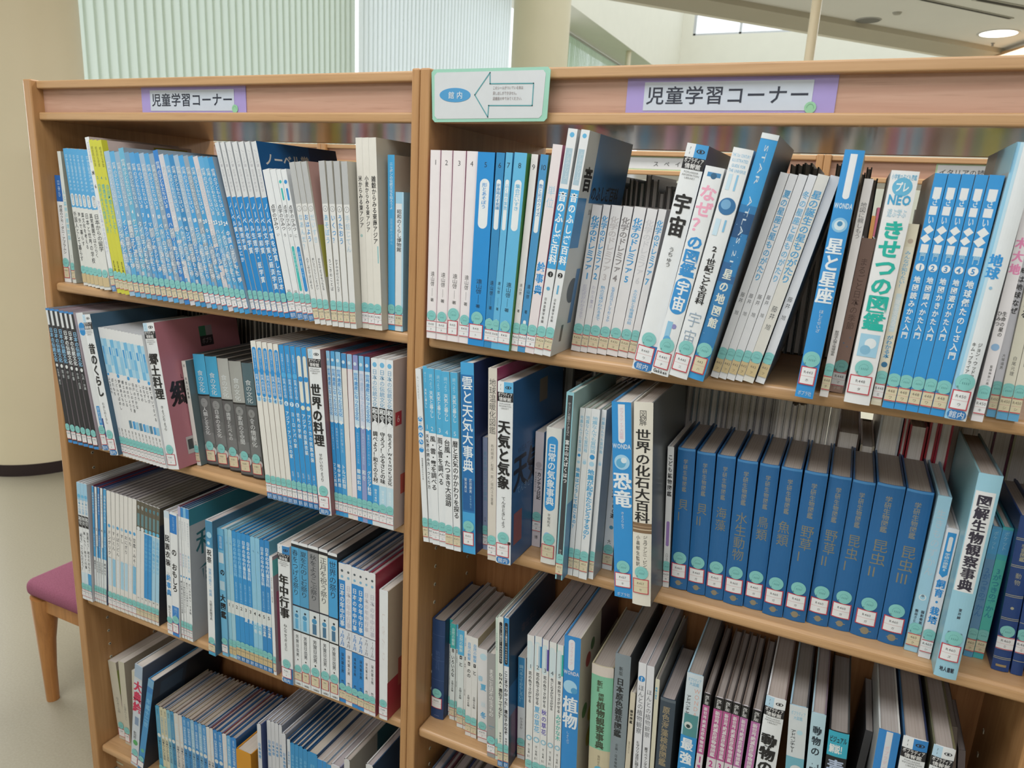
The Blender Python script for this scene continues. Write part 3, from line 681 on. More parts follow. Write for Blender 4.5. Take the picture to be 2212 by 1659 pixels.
it = [
 (-26, 213, 310, dict(yb=1455, e=12, label='thin white map book beside the thick blue crowned one, top right shelf', base='#eae7e8', els=[V('地図に親しもう', .9, .74, '#4a4f56', .5, .7), V('財団法人国土地理協会', .32, .2, '#333', .5, .6, .01)], lab='y', call='448', kana='チ', right='#b9a894', left='#d8d4d0')),
 (20, 193, 623, dict(yb=1430, e=97, label='brown small book about Japanese seasons, top right shelf', base='#a8867a', hard=True, els=[V('まるごと日本の季節', .88, .42, '#7a5c54', .5, .6, .01), D(.37, '#6f86a4', .06, .7), D(.33, '#6f86a4', .06, .3), D(.31, '#6f86a4', .06, .6), T('学研', .035, '#d4c8c0', .6, .006)], lab='w', call='R448', kana='マ', d=.15, gap=1)),
 (98, 351, 268, dict(e=226, yb=1487, label='wide white seasons picture guide with big green title, top right shelf', hard=True, base='#eceef0', els=[Rc(.925, .955, '#cfe4ee', .2, .8), D(.935, '#5fb4dc', .36), D(.935, '#cfe6f0', .0), T('小学館の子ども図鑑', .975, '#5fb4dc', .9, .006, .5, .01), T('プレ', .935, '#eef4f6', .5, .011, .5, .03), T('NEO', .885, '#3fa2d4', .85, .014, .5, .04), T('遊ぶ学ぶ', .83, '#9fd0e8', .7, .010), V('きせつの図鑑', .80, .33, '#18b4a4', .5, .82, .04), Rc(.215, .315, '#9fd0ea', .12, .86), D(.275, '#e6eef2', .22, .55), D(.245, '#7fb8d8', .2, .4)], lab='w', call='R448', kana='タ', bulge=.05, lz=.012)),
 (241, 441, 547, dict(e=300, yb=1498, label='pale yellow paperback with small blue globe near its foot, top right shelf', base='#e3dcc4', els=[Rc(.02, .88, '#e9e4d0', .1, .9), D(.91, '#bfae9c', .25), V('みんなが知りたい！', .86, .66, '#5aaedc', .5, .55, .01), Rc(.42, .63, '#cfe2ea', .25, .75), V('「夏を支える」', .63, .42, '#e9f0f2', .5, .6, .02), V('がわかる本', .40, .27, '#4a9ed4', .5, .6, .02), D(.235, '#2f6f9c', .3)], lab='w', call='R448', kana='ミ', d=.15, right='#c9b89c')),
]
for i in range(5):
    t = ['地図読みかた入門', '地図調べかた入門', '地図かきかた入門', '地図遊びかた入門', '地球儀たのしさ入門'][i]
    els = [Rc(.90, .945, '#e9edf0', .2, .8), T('さ', .89, '#d4e8f4', .5, .010, .5, .02), Rc(.835, .87, '#e9edf0', .2, .8), T('い', .815, '#d4e8f4', .5, .010, .5, .02), Q(.775, '#eef1f2', .42, .5), Q(.738, '#eef1f2', .42, .42), Rc(.68, .715, '#e9edf0', .2, .8), T('門', .665, '#9fd0ee', .5, .010, .5, .02),
           D(.62, '#f0f3f4', .36), T(str(i + 1), .62, '#2a86c8', .4, .008, .5, .03), V(t, .585, .585 - .0375 * len(t), '#e9f3f8', .5, .55, .025)]
    it.append(([303, 366, 429, 493, 556][i], [580, 664, 727, 799, 872][i], [281, 284, 286, 289, 291][i], dict(e=[362, 425, 488, 552, 631][i], yb=[1514, 1523, 1533, 1544, 1555][i], brk=(i == 0), label='blue map primer with white squares and circled number %d, top right shelf' % (i + 1), base='#2a93dc', hard=True,
      els=els, lab='y', call='448', kana='ワ', left='#a89a8c', d=.185)))
it += [
 (626, 1016, 120, dict(brk=1, e=744, yb=1605, label='tall white Earth encyclopedia with blue edge, leaning right, in-library sticker at foot', hard=True, base='#e6ecf0', left='#9cb4ba', right='#d8dde0', els=[Rc(0, 1, '#8cc6e6', 0, .16), Rc(0, 1, '#b9dcee', .16, .3), V('地球', .62, .53, '#2a93dc', .42, .6, .05), V('ジョン・ウッドワード', .30, .13, '#222', .72, .22, .01), V('キム・ブライアン監修', .30, .13, '#222', .45, .2, .01), D(.5, '#8fc0e0', .08, .5)],
   left_els=[Rc(.9, 1, '#8cc6d8', .4, 1.0), Rc(.62, .9, '#7f746c', .08, .62), T('小さな図鑑', .86, '#444', .4, .012, .5), Rc(.74, .84, '#55504a', .7, .84)], lab='w', call='R450', kana='ウ', pill=1, bulge=.08, d=.19)),
 (766, 1110, 200, dict(e=836, yb=1583, brk=1, label='white book with pink lettering leaning against the tall Earth encyclopedia, top right shelf', hard=True, base='#e9e6ea', els=[V('木大地', .72, .45, '#e88ab8', .5, .9, .05), V('生命の星の', .44, .34, '#333', .6, .4, .02), V('ひみつ', .44, .38, '#333', .2, .4, .02), D(.30, '#8cb4dc', .35, .5), V('監修神奈川県立', .23, .12, '#333', .6, .25)], lab='w', call='R450', kana='キ')),
]
for i in range(3):
    it.append(([848, 902, 966][i], [1135, 1195, 1262][i], [250, 262, 275][i], dict(e=[898, 960, 1024][i], yb=[1560, 1573, 1583][i], brk=(i == 0), label=['pale lilac', 'pale cream', 'light cream'][i] + ' book with slanting black title at the right end, top right shelf', base=['#dfe0ea', '#e6e3d2', '#e8e4d4'][i], hard=True,
      els=[V(['海は地球なぜ', 'なぜおきる', '地震はなぜる'][i], .62, .36, '#26262c', .5, .75, .03), V(['大塚道男', '白尾元理', '柴田'][i], .27, .17, '#444', .5, .4), Rc(0, .035, '#5ba6d6')], lab='y', call='R450', kana='シ', lz=.009)))
run('A', a5, (1480, 1600), it, (1030, 1330))

# ===== second shelf, left bookcase
b1 = (80, 640, 3.95); b2 = (480, 700, 3.607)
it = [(224, 38, 112, dict(yb=1185, e=243, label='thin white book at the far left end of the second left shelf', els=[], lab='w', call='R382', d=.16))]
for i in range(6):
    it.append(([260, 304, 349, 394, 440, 484][i], [55, 103, 147, 180, 219, 262][i], [100, 107, 112, 125, 130, 137][i], dict(brk=(i == 0), label='%s of six black traditional-culture books with blue lettering, second left shelf' % ORD[i], base='#17181e', right='#b4a4ac', back=['#2f6f94', '#1f6a78', '#6c2436', '#a07c84', '#6c6468', '#5c5a60'][i], hard=True,
      els=[Rc(.88, 1, '#dfe4e8', 0, .5), Rc(.985, 1, '#2f80c8'), V('日本の伝統文化', .86, .61, '#7fb8e0' if i not in (3, 4) else '#dfe6ea', .5, .85, .03), D(.585, '#dfe4e6', .28), V(['北海道・東北', '関東', '中部', '近畿', '中国・四国', '九州・沖縄'][i], .56, .44, '#cfd4d8', .5, .5), Rc(0, .02, '#2f86d0')],
      lab='w', call='R382', kana='ニ', gap=(i == 5), e=530 if i == 5 else None)))
it += [
 (545, 312, 142, dict(yb=1311, e=609, label='white book with blue oval at head and blue in-library sticker, second left shelf', right='#cfc8c8', pages='#b9aaa8', hard=True, els=[D(.9, '#2f93dc', .42), D(.87, '#2f93dc', .42), T('日本各地', .885, '#d4e8f4', .7, .006), Rc(.19, .33, '#2f93dc', .3, .75), V('歴史民俗', .325, .2, '#dce9f2', .52, .3), Rc(.1, .24, '#1f3f86', .78, 1)], lab='w', call='R382', kana='ニ', pill=1, brk=1)),
 (622, 378, 160, dict(yb=1358, e=690, label='tall white reference book with black title about old-time living, second left shelf', hard=True, right='#3a5a72', back='#3f6f84', els=pop('昔のくらし', 'むかしのくらし', '', '', '#8cc4e0', True), lab='w', call='R382', kana='ム', pill=1, bulge=.05)),
]
run('B', b1, (1235, 1360), it, (690, 500))
it = []
for i in range(13):
    f = i / 13.0
    els = [Rc(.66, .92, ['#a9d6ee', '#8cc8ea', '#c4e2f0', '#6cb8e6'][i % 4]), Rc(.72, .80, ['#6cb8e6', '#b9dcee', '#8cc8ea'][i % 3], .2, .9), Rc(.8, .86, ['#3f9bdc', '#a9d6ee'][i % 2], .3, .8)]
    if i % 3 == 0: els.append(D(.645, '#3f9bdc', .4))
    els += [V(['よもぎもち', 'ぼたもち', 'うどんそばめし', '野草あえもの', '郷土みそしる', 'まめのりょうり', 'いわしのすり身', '伝承のさかな', 'おにぎり', 'しるもの', 'はなずし', 'おむすび', '煮て巻いて食べる'][i], .62, .34, '#4a4e56', .5, .7, .012)]
    if i > 3: els.append(Rc(.25, .31, ['#8cc4e4', '#4f7f9c', '#3f9bdc'][i % 3], .1 * (i % 3), .9))
    els.append(X('農文協', .23, .14, '#777', .5, .35))
    it.append((728 + 380 * f, 512 + 381 * f, 265 + 75 * f, dict(label='%s of thirteen thin white books with blue watercolour heads, second left shelf' % ORD[i], base='#e6e8ea', pages=['#b9a8a4', '#a99c98'][i % 2], els=els, lab='w', call='R383', kana='キ', hard=True)))
run('B', b1, (1362, 1478), it, (1108, 893), group='thin watercolour-headed books on the second left shelf')
it = [
 (1112, 892, 232, dict(yb=1474, e=1208, label='white regional-cooking reference book with its dusky pink cover showing, second left shelf', hard=True, right='#b4707c', els=pop('郷土料理', 'きょうどりょうり', '', '', '#e9edf0', True), right_els=[Rc(.86, .93, '#2f6a4e', .50, .58), Rc(.86, .93, '#8f8288', .58, .66), Rc(.79, .86, '#221a20', .50, .66), T('ポプラ', .825, '#9c8c90', .12, .012, .58), T('LOCAL', .62, '#3a2028', .35, .012, .3), T('郷土', .51, '#1c1216', .5, .052, .3, .03), T('きょうど', .4, '#d49ca4', .4, .014, .4), D(.35, '#2a1a20', .05, .30), D(.35, '#c97e8a', .035, .30), D(.32, '#2a1a20', .05, .35), D(.27, '#8c2432', .07, .30), Rc(.12, .25, '#b02a38', .26, .32), Rc(.08, .20, '#b9b0b0', .14, .23), Rc(.11, .18, '#3a3a3c', .155, .215)], lab='w', call='R383', kana='キ', bulge=.05, gap=1)),
 (1340, 1203, 548, dict(yb=1436, e=1386, label='thin white folk-tools handbook between pink cover and grey volumes, second left shelf', base='#dcdad4', right='#5a6a6e', els=[T('民', .955, '#222', .7, .006), V('民具入門事典', .85, .5, '#3a3a3c', .5, .5, .01), V('日本民具学会', .24, .1, '#444', .5, .35)], lab='y', call='R383', kana='ミ', hard=True)),
]
run('B', b1, (1430, 1480), it, (1386, 1290))
it = []
for i in range(5):
    t = ['人類と食文化', '日本の食文化', '調理とたべもの', '家庭の食空間', '食の情報化'][i]
    c = ['#3fa8d8', '#3fa8d8', '#b9bbb8', '#a8aaa6', '#4f6a74'][i]
    it.append(([447, 471.5, 496.5, 520, 546.5][i], [414, 441, 465, 492.5, 519][i], [765, 770, 774, 780, 784][i], dict(e=[467.5, 493.5, 517, 542, 570][i], yb=[1003.5, 1010, 1017, 1026, 1033][i], label='%s of five thick grey food-culture volumes with blossom photo spines, second left shelf' % ORD[i], base='#5c5d5e', hard=True, right='#55544f', pages='#8f8a7c', bulge=.06,
      els=[Rc(.645, 1, c), Rc(.63, .645, '#222'), Rc(.30, .42, '#666768', .1, .9), Rc(.2, .3, '#727374', .05, .95), V('食の文化', .86, .66, '#dfe6e8', .5, .75, .0), D(.57, '#8a8c8c', .3), T('一二三四五'[i], .57, '#3c3d3e', .4, .006), V(t, .53, .28, '#d6d9da', .5, .5, .008), D(.16, '#a9aaa9', .3, .3), D(.13, '#c4c4c2', .3, .7), D(.08, '#9a9a98', .25, .4), Rc(0, .012, '#18181a')], lab='y', call='R383', kana='コ', brk=(i == 0))))
run('B', (0, 0, 1), (1003, 1033), it, (570, 548), group='grey food-culture volumes')
it = []
for i in range(10):
    t = ['', '', '', '', '', 'アジア・アフリカの家', 'ヨーロッパの家', '世界の学校', 'アジアの民族衣装', 'アフリカの民族衣装'][i]
    base = '#e8e6df' if i < 5 else '#2a93da'
    els = []
    if i < 5: els = [P(.66, .965, '#2a8fd8', .12, .88), V('国際理解にやくだつ', .95, .83, '#c9e2f2', .5, .4), V('世界の衣食住', .80, .68, '#dfeef6', .5, .6, .01), D(.82, '#2a8fd8', .46), D(.645, '#9fd0ee', .4), T(str(i + 1), .645, '#2a6fb4', .4, .008, .5, .03)]
    elif i < 8: els = [V('国際理解にやくだつ', .95, .84, '#cfe6f4', .5, .4), D(.82, '#4fb0ea', .45), V('世界の衣食住', .80, .68, '#dfeef6', .5, .6, .01), D(.645, '#dff0f8', .4), T(str(i + 1), .645, '#2a8fd8', .4, .008, .5, .03), V(t, .60, .30 + (.1 if i == 7 else 0), '#eaf4f8', .5, .65, .02), V('監修・佐藤', .22, .13, '#cfe4f0', .5, .4)]
    else: els = [P(.665, .95, '#e8e6d8', .15, .85), D(.81, '#2a8fd8', .45), D(.635, '#e8e6d0', .4), V(t, .60, .34 - (.04 if i == 9 else 0), '#eaf4f8', .5, .7, .02), V('監修・佐藤', .22, .13, '#cfe4f0', .5, .4)]
    it.append((356 + 400 * i / 10.0, [218, 262, 304, 346, 391, 435, 478, 523, 566, 611][i], [133, 138, 144, 150, 157, 165, 170, 175, 181, 185][i], dict(label=('white book with blue pill and pale disc %d' % (i + 1) if i < 5 else 'bright blue book with white disc %d' % (i + 1) if i < 8 else 'blue book with cream exclamation mark, %s of two,' % ('left' if i == 8 else 'right')) + ' in the world-living row, second left shelf',
      base=base, right='#c4b4aa', pages=['#b9a498', '#a89690'][i % 2], els=els, lab='w', call='R383', kana='コ', pill=1, hard=True, brk=(i == 0), gap=(i == 9))))
it.append((755, 660, 195, dict(yb=1480, e=850, label='thick white world-cooking reference book with heavy black title, second left shelf', hard=True, right='#8c5c5c', pages='#b4a494', els=pop('世界の料理', 'せかいのりょうり', '', '', '#e9edf0', True), lab='w', call='R383', kana='セ', pill=1, bulge=.05)))
run('B', b2, (1358, 1480), it, (858, 778))
it = []
for i in range(8):
    wht = i in (3, 4)
    t = ['フランス料理', '地中海料理', 'トルコ料理', '', '', '韓国料理', '和食', 'グルジア料理'][i]
    s_ = ['くらしを豊かにする', '健康的な食生活', '宗教が影響した', '', '', 'わかちあいのキムジャン文化', '日本人の伝統的な食文化', '世界のワインのルーツ'][i]
    els = [Rc(.915, 1, ['#8cc4e8', '#4fa4dc', '#7fbce4', '#3f8fcc', '#8cbce0', '#8c94cc', '#6fb4e0', '#4a9cdc'][i]), D(.95, '#cfe4f2', .3, .4)]
    if not wht: els += [Rc(.58, .915, '#c9e2f2' if i != 6 else '#d6dcee'), V('世界遺産になった食文化', .90, .62, '#3f93d8' if i != 6 else '#a9c4e4', .5, .85, .02), Q(.585, '#e9f0f4', .4), V(s_, .55, .36, '#c4e0f4', .5, .45), V(t, .33, .18, '#e6f2f8', .5, .75, .02), V('監修', .14, .09, '#cfe4f0', .5, .4)]
    else: els += [Rc(.0, .9, '#e9e2e6' if i == 4 else '#e6e2dc')]
    it.append((872 + 300 * i / 8.0, [793, 835, 878, 924, 973, 1016, 1061, 1109][i], [207, 212, 218, 229, 236, 243, 249, 256][i], dict(label='%s of eight heritage-food books, %s spine, second left shelf' % (ORD[i], ['bright blue', 'mid blue', 'light-headed blue', 'blank cream', 'blank pinkish', 'blue with violet head', 'pale lilac-blue', 'blue with white ribbon number'][i]), base=['#2a93da', '#2a8fd6', '#3f9edc', '#e6e2dc', '#ecdde4', '#2a93da', '#8c9cd0', '#2a93da'][i],
      back=['#7c3a48', '#3f6a8c', '#2f5a78', '#8c3a44', '#a4505c', '#44587c', '#7c3450', '#6c2f3c'][i], els=els, lab='w', call='R383', kana='セ', hard=True, brk=(i == 0), gap=(i == 7))))
for i in range(3):
    t = ['調べよう！和食の食材', '守ろう！ふるさとの味', '伝えよう！WASHOKU文化'][i]
    it.append(([1173, 1226, 1283][i], [1154, 1218, 1277][i], [265, 272, 280][i], dict(label='%s of three white Japanese-cuisine books at the right end, second left shelf' % ['left', 'middle', 'right'][i], hard=True, right='#c6b4ae' if i == 2 else '#cfc8c4', brk=(i == 0), e=[1222, 1277, 1336][i],
      els=[D(.965, '#6cb8e4', .3), V('日本の伝統文化', .94, .72, '#8cb4d4', .5, .7, .02), Rc(.62, .72, K, .08, .92), V('和食', .715, .645, '#e9edf0', .5, .8, .03), Q(.625, '#e9edf0', .45), V(t, .58, .27, '#1d1e22', .5, .72, .015), Rc(.03, .255, ['#3f9edc', '#b4dcf0', '#c4e2f0'][i]), V('御食べ食材', .23, .15, '#e6f2f8', .5, .4), Rc(.005, .03, '#dfe4e8')],
      right_els=[Rc(.62, .70, '#a8303c', .03, .12), T('6', .66, '#dcb4b4', .05, .016, .075), Rc(.2, .32, '#c4584c', .1, .2)] if i == 2 else (), lab='w', call='R383', kana='ニ')))
run('B', b2, (1482, 1612), it, (1336, 1332))

# ===== third shelf, left bookcase
g1 = (140, 1010, 3.95); g2 = (460, 1080, 3.318)
it = []
for i in range(3):
    it.append(([138, 168, 203][i], [38, 113, 159][i], [105, 128, 141][i], dict(e=[166, 201, 236][i], yy=-.010, brk=(i == 0), label='%s of three white and pale blue cuisine books at the left end, third left shelf' % ['first', 'second', 'third'][i], hard=True, right='#b9b4c0' if i == 0 else '#c4c0c4', pages='#948e8a',
      els=[Rc(.86, 1, '#9fd0ee'), D(.89, '#5db3e2', .4), V('日本の伝統', .87, .74, '#6cb0dc', .5, .7, .015), Rc(.63, .73, K, .05, .95), V('和食', .72, .65, '#e6eaee', .5, .8, .02), V(['「和食」ってなんだろう？', '楽しもう！和食と行事', '見直そう！和食のおもて'][i], .60, .25, '#33363c', .5, .7, .01), Rc(.06, .24, '#cfe2ee' if i != 2 else '#3f9bd8')], lab='w', call='R383', kana='ニ')))
for i in range(5):
    b = ['#3f9bd8', '#dfe6ea', '#2f86d0', '#e2e8ec', '#4aa3dc'][i]
    it.append((238 + 120 * i / 5.0, [205, 232, 265, 297, 326][i], [150, 160, 168, 177, 185][i], dict(brk=(i == 0), gap=(i == 4), label='%s-spined book numbered %d in the five-volume food-life set, third left shelf' % (['blue', 'white', 'deep blue', 'white', 'light blue'][i], i + 1), base='#dfe6ea', hard=True, back=['#6c2a3c', '#2f4a7c', '#7c2c3c', '#2a4474', '#5c6a8c'][i], pages='#8f8888',
      els=[Rc(.40, 1, b), Rc(.4, .5, '#4fa8e0', .5, 1), V('日本の食のくらし', .95, .67, '#dfeaf2' if i % 2 == 0 else '#8cbce0', .5, .7, .02), T(str(i + 1), .645, '#222', .6, .008, .5, .02), V(['歴史にみる食', '食の年中行事', '地域食のちがい', 'ことばとしつけ', '世界の食とつなぐ'][i], .60, .42, '#d4e6f2' if i % 2 == 0 else '#6a7c8c', .5, .6), V(['農業の食', 'かたちの食', 'さかなの食', 'くらしの食', '絵本の食'][i], .37, .18, '#33383e', .5, .65, .01)], lab='w', call='R383', kana='シ')))
run('C', g1, (1092, 1178), it, (358, 356))
it = []
for i in range(7):
    t = ['ドングリクッキー', 'すいとん', 'そばうどん', 'すし', 'おにぎり', 'もち', '豆腐・みそしょうゆ'][i]
    it.append((375 + 235 * i / 7.0, [358, 392, 426, 460, 497, 541, 577][i], [202, 212, 222, 234, 245, 260, 272][i], dict(brk=(i == 0), label='%s of seven plain-headed white books with small blue number discs, third left shelf' % ORD[i], base='#e6e4e0', hard=True, pages='#948c88', back='#8a8688',
      els=[D(.715, '#4fa4dc' if i not in (1, 3) else '#a9cde4', .32), V(t, .68, .68 - .052 * len(t), '#3a4048', .5, .72, .01), Rc(.2, .44, ['#cfe4f0', '#8cc8ea', '#e0e6ea', '#a4d4ee', '#b4daf0', '#e0e6ea', '#6cb8e4'][i], .15, .9), V('手づくりしてみよう', .45, .27, '#b9cfdc', .5, .4)], lab='w', call='R383', kana='ツ')))
for i in range(6):
    it.append((612 + 192 * i / 6.0, [610, 647, 679, 711, 744, 775][i], [283, 296, 310, 322, 334, 345][i], dict(gap=(i == 5), label='%s of six brown-headed books with blue middle, third left shelf' % ORD[i], base='#e2e3e2', hard=True, right='#1f2430' if i == 5 else '#6c6a66', back='#8a867c', pages='#8a8478',
      els=[Rc(.76, 1, '#5c5648'), V('食', .97, .92, '#cfe2ea' if i < 2 else '#3fb0d0', .5, .7, .02), Rc(.80, .9, '#5f8890', .2, .8), D(.775, '#dfe8ec' if i < 2 else '#5db8e0', .42)] + ([] if i < 2 else [Rc(.2, .75, '#2a8fd6' if i < 4 else '#a4d2ec'), V('食品の物語せかい', .72, .44, '#5cb0e4', .5, .7, .02)]) + [T(str(24 + i), .185, '#333', .7, .005)], lab='y', call='R383', kana='シ',
      right_els=[Rc(.86, 1, '#4a4438', 0, .5)] if i == 5 else ())))
run('C', g1, (1190, 1355), it, (804, 806))
it = [
 (880, 843, 370, dict(brk=1, label='white folk-costume picture book with heavy black title, third left shelf', hard=True, right='#9c93a8', pages='#7f7a78', els=[Rc(.95, 1, '#cfe0ec'), V('民族衣装', .82, .56, K, .5, .9, .04), V('いろいろ', .52, .44, '#7c8690', .5, .5), V('絵事典', .50, .31, '#2a8fd8', .5, .85, .04), V('国のなるほど', .24, .1, '#333', .5, .5)], lab='w', call='R383', kana='ミ')),
 (924, 892, 383, dict(label='white book with blue label at head and upright black title, third left shelf', hard=True, els=[Rc(.84, .985, '#1f78cc', .0, .95), V('みんなで調べよう', .97, .86, '#a9d0ee', .5, .5), V('の　おもしろ', .72, .37, K, .5, .75, .03), Rc(.0, .25, '#2f7fd0', .0, .95), V('調べよう！', .24, .12, '#a9cdec', .5, .5)], lab='w', call='R383', kana='ミ', gap=1)),
]
for i in range(4):
    it.append(([983, 1010, 1038, 1066][i], [942, 972, 1002, 1030][i], [327, 336, 345, 354][i], dict(brk=(i == 0), yb=[1445, 1455, 1467, 1480][i], e=[None, None, None, 1094][i], label='%s of four thin white food-culture books with blue heads, third left shelf' % ORD[i], hard=True, back=['#6c1f3c', '#2a3f7c', '#2a5f88', '#3a7090'][i], right='#a9b0b8' if i == 3 else '#8a8f98',
      els=[Rc(.93, 1, ['#b9b4d4', '#2f86d0', '#7fc0e8', '#2f86d0'][i]), V('和食の文化をさぐろう', .9, .69, '#8a98ac', .5, .45), V('和の食文化', .66, .50, ['#c9a4cc', '#7fb8e0', '#9cb4cc', '#8cc4e4'][i], .5, .65, .01), D(.485, '#4a9ad4', .3), V(['郷土料理と見なれ日本人の知恵', '食べ物を保存するということ', '和食づくりの基本とは', 'だしのひみつ・うま味'][i], .45, .13, '#4a505a', .5, .6, .01)],
      right_els=[Rc(.88, 1, '#2f7f94', 0, 1), T('和', .73, '#1f5f6a', .3, .06, .22, .01), T('食', .50, '#1f5f6a', .3, .06, .25, .01), T('だし', .38, '#1f6a5c', .2, .016, .3), Rc(.04, .2, '#8c8094', .2, .28)] if i == 3 else (), lab='w', call='R383', kana='ワ')))
it.append((1230, 1170, 440, dict(yb=1590, e=1286, label='white book with blue figures at its head about festivals, blue cover showing, third left shelf', hard=True, right='#3f6a86', pages='#a89c9c', els=[Rc(.81, 1, '#3f86b0'), D(.9, '#a4d0e6', .36), Rc(.81, .87, '#4a9cd0', .2, .7), D(.84, '#cfe4ee', .2, .4), V('祝祭', .80, .68, '#22242a', .45, .65, .02), V('世界の祭り・祝典', .66, .45, '#5ca8dc', .5, .45), V('元朝日新聞写真', .42, .27, '#3f444a', .5, .4), Rc(.12, .13, '#9cc4dc', .2, .6), Rc(.0, .03, '#6cb8d8'), Rc(.0, .1, '#3f9cc4', .0, 1)],
   right_els=[Rc(.55, .9, '#2a5676', .2, .9), Rc(.4, .55, '#141c28', .1, .5), Rc(.25, .38, '#1f5f8c', .2, .8)], lab='y', call='R386', kana='シ')))
run('C', g1, (1412, 1595), it, (1286, 1245))
it = [(64, 22, 200, dict(e=110, yb=1108, label='blue wide book with heavy black title about festivals, third left shelf', base='#6cb8e0', hard=True, right='#7fc0e4', els=[Rc(.84, .95, '#3f9bd8', 0, .95), V('国際理解', .945, .85, '#cfe6f4', .5, .5), Rc(.74, .82, '#cfdfe8', .1, .9), V('の', .70, .63, K, .6, .8, .04), Rc(.53, .6, '#b9d6e4', .1, .9), V('大図鑑', .50, .30, K, .5, .9, .05)], lab='w', call='R386', kana='ワ'))]
for i in range(10):
    n_ = i // 2 + 1
    els = [V('日本の年中行事百科', .95, .66, '#8ccaf0' if i not in (4, 5, 8, 9) else '#dfeef6', .5, .75, .02), V('民具で見る日本人', .62, .47, '#a4d4f0', .5, .4), Rc(.36, .46, '#dfe6e6'), T(str(n_), .425, '#22262c', .7, .010, .5, .02)]
    if i > 3: els += [V(['夏', '夏', '秋・冬', '秋・冬', '民具小事典', '民具小事典'][i - 4], .37, .27, '#e6f2f8', .5, .8, .03)]
    it.append((110 + 318 * i / 10.0, [65, 100, 133, 166, 199, 231, 265, 297, 329, 368][i], [202, 213, 223, 232, 241, 251, 264, 273, 283, 292][i], dict(brk=(i == 0), gap=(i == 9), label='light blue annual-events book, %s copy numbered %d, third left shelf' % (['left', 'right'][i % 2], n_), base=['#8cc6e0', '#9fd0e4', '#2f93d8', '#2f93d8', '#2a8fd6', '#2a8fd6', '#8ccaea', '#8ccaea', '#2a86cc', '#2a86cc'][i], hard=True, pages=['#94887c', '#847c74'][i % 2], right='#5c9cb4', els=els, lab='t', call='R386', kana='ニ', pill=1 if i > 1 else None)))
it += [
 (432, 398, 402, dict(e=457, yb=1250, label='thin white booklet with teal and pink cover beside the light blue row, third left shelf', right='#a08c94', els=[V('日本の三大祭・年中行事百選', .83, .62, '#4a4e56', .5, .5)], right_els=[Rc(.84, .97, '#5cb8b8', 0, .4), Rc(.1, .7, '#b05a78', .05, .5)], lab='y', d=.15)),
 (492, 458, 318, dict(e=574, yb=1300, label='white annual-events reference book with black title and dark blue foot, third left shelf', hard=True, right='#b9b4b4', els=pop('年中行事', 'ねんちゅうぎょうじ', '', '', '#2f7fc0') + [Rc(0.0, .12, '#2a6cac', .6, 1)], lab='w', call='R386', kana='ネ', pill=1, bulge=.05)),
]
for i in range(5):
    c = ['#4fa9dc', '#4a9ccc', '#8a8c90', '#dfe2dc', '#3f9fdc'][i]
    it.append(([578, 640, 702, 775, 840][i], [547, 612, 681, 750, 820][i], [290, 309, 328, 348, 376][i], dict(e=[634, 696, 761, 833, 906][i], brk=(i == 0), yb=[1317, 1342, 1366, 1392, 1417][i], label='festival book with %s title panel and woodblock figures, %s of five, third left shelf' % (['sky blue', 'mid blue', 'grey', 'white', 'bright blue'][i], ORD[i]), hard=True, right='#2c3034', pages='#8a7f76',
      els=[Rc(.965, .985, K), Rc(.575, .965, c), V(['春をつげる祭り', '夏をたのしむ祭り', '秋をよろこぶ祭り', '正月を祝う祭り', '世界の祭り'][i], .95, .64 if i < 4 else .70, '#17222c', .5, .8, .0), Rc(.565, .575, '#223'), Rc(.40, .565, '#dfe6e8' if i > 1 else '#a8d6ee'), D(.50, '#3f8fc0', .25), Rc(.41, .48, '#3f6f94' if i > 1 else '#5caedc', .3, .7), D(.53, '#22303c', .12, .55), Rc(.39, .40, '#222'), V('芳賀日出男', .37, .21, '#3a3e44', .5, .42), D(.19, '#333', .08), T('小峰書店', .016, '#333', .7, .005)], lab='y', call='386', kana='ハ', lz=.0125)))
for i in range(6):
    blu = i in (0, 2, 3)
    c = '#2a86d2' if blu else '#e4e4ea'; tc = '#e6eff6' if blu else '#c4c4d0'
    it.append(([906, 955, 998, 1040, 1083, 1121][i], [896, 948, 993, 1037, 1081, 1121][i], [446, 463, 479, 494, 509, 524][i], dict(brk=(i == 0), yb=[1440, 1465, 1483, 1503, 1523, 1540][i], e=[None, None, None, None, None, 1165][i], label='%s events book for %s, third left shelf' % ('blue' if blu else 'white', ['January and February', 'March and April', 'May and June', 'July and August', 'September and October', 'November and December'][i]), base=c, hard=True, right='#9c2f44' if i == 5 else '#5c6c84', back=['#3a6a8c', '#2f5a84', '#2a5488', '#8c8c90', '#7c3f50', '#9c2f44'][i], pages='#8f8688',
      els=[Rc(.885, 1, '#e4e6e8'), D(.95, '#4a545c', .18), D(.91, '#7fb4d4', .2), V('日本の年中行事', .86, .56, tc if not blu else '#e6eff6', .5, .72, .02), Rc(.545, .55, '#556'), Rc(.41, .545, '#dfe4ec'), V(['1月2月', '3月4月', '5月6月', '7月8月', '9月10月', '11月12月'][i], .535, .42, '#2a7cc8' if blu else '#8a8a94', .5, .7, .015), Rc(.405, .41, '#556'), V('深光富士男', .37, .22, '#22303c' if blu else '#4a4e54', .5, .45), V('竹内', .17, .12, '#333', .5, .45)], lab='y', call='R386', kana='フ')))
it.append((1190, 1187, 642, dict(e=1250, yb=1562, label='thick plain white book with beige cover, last on the right of the third left shelf', right='#bfb09c', hard=True, els=[V('', 1, 0, '#fff')] if False else [X('しきたり', .85, .45, '#dcd8d8', .5, .4)], right_els=[Rc(0, .3, '#a8303c', .0, 1), Rc(.2, .42, '#b4584c', .2, .45), Rc(.78, .88, '#8c8478', .3, .5)], lab='w', call='R386', kana='ヨ', bulge=.05, d=.17)))
run('C', g2, (1100, 1570), it, (1250, 1240))

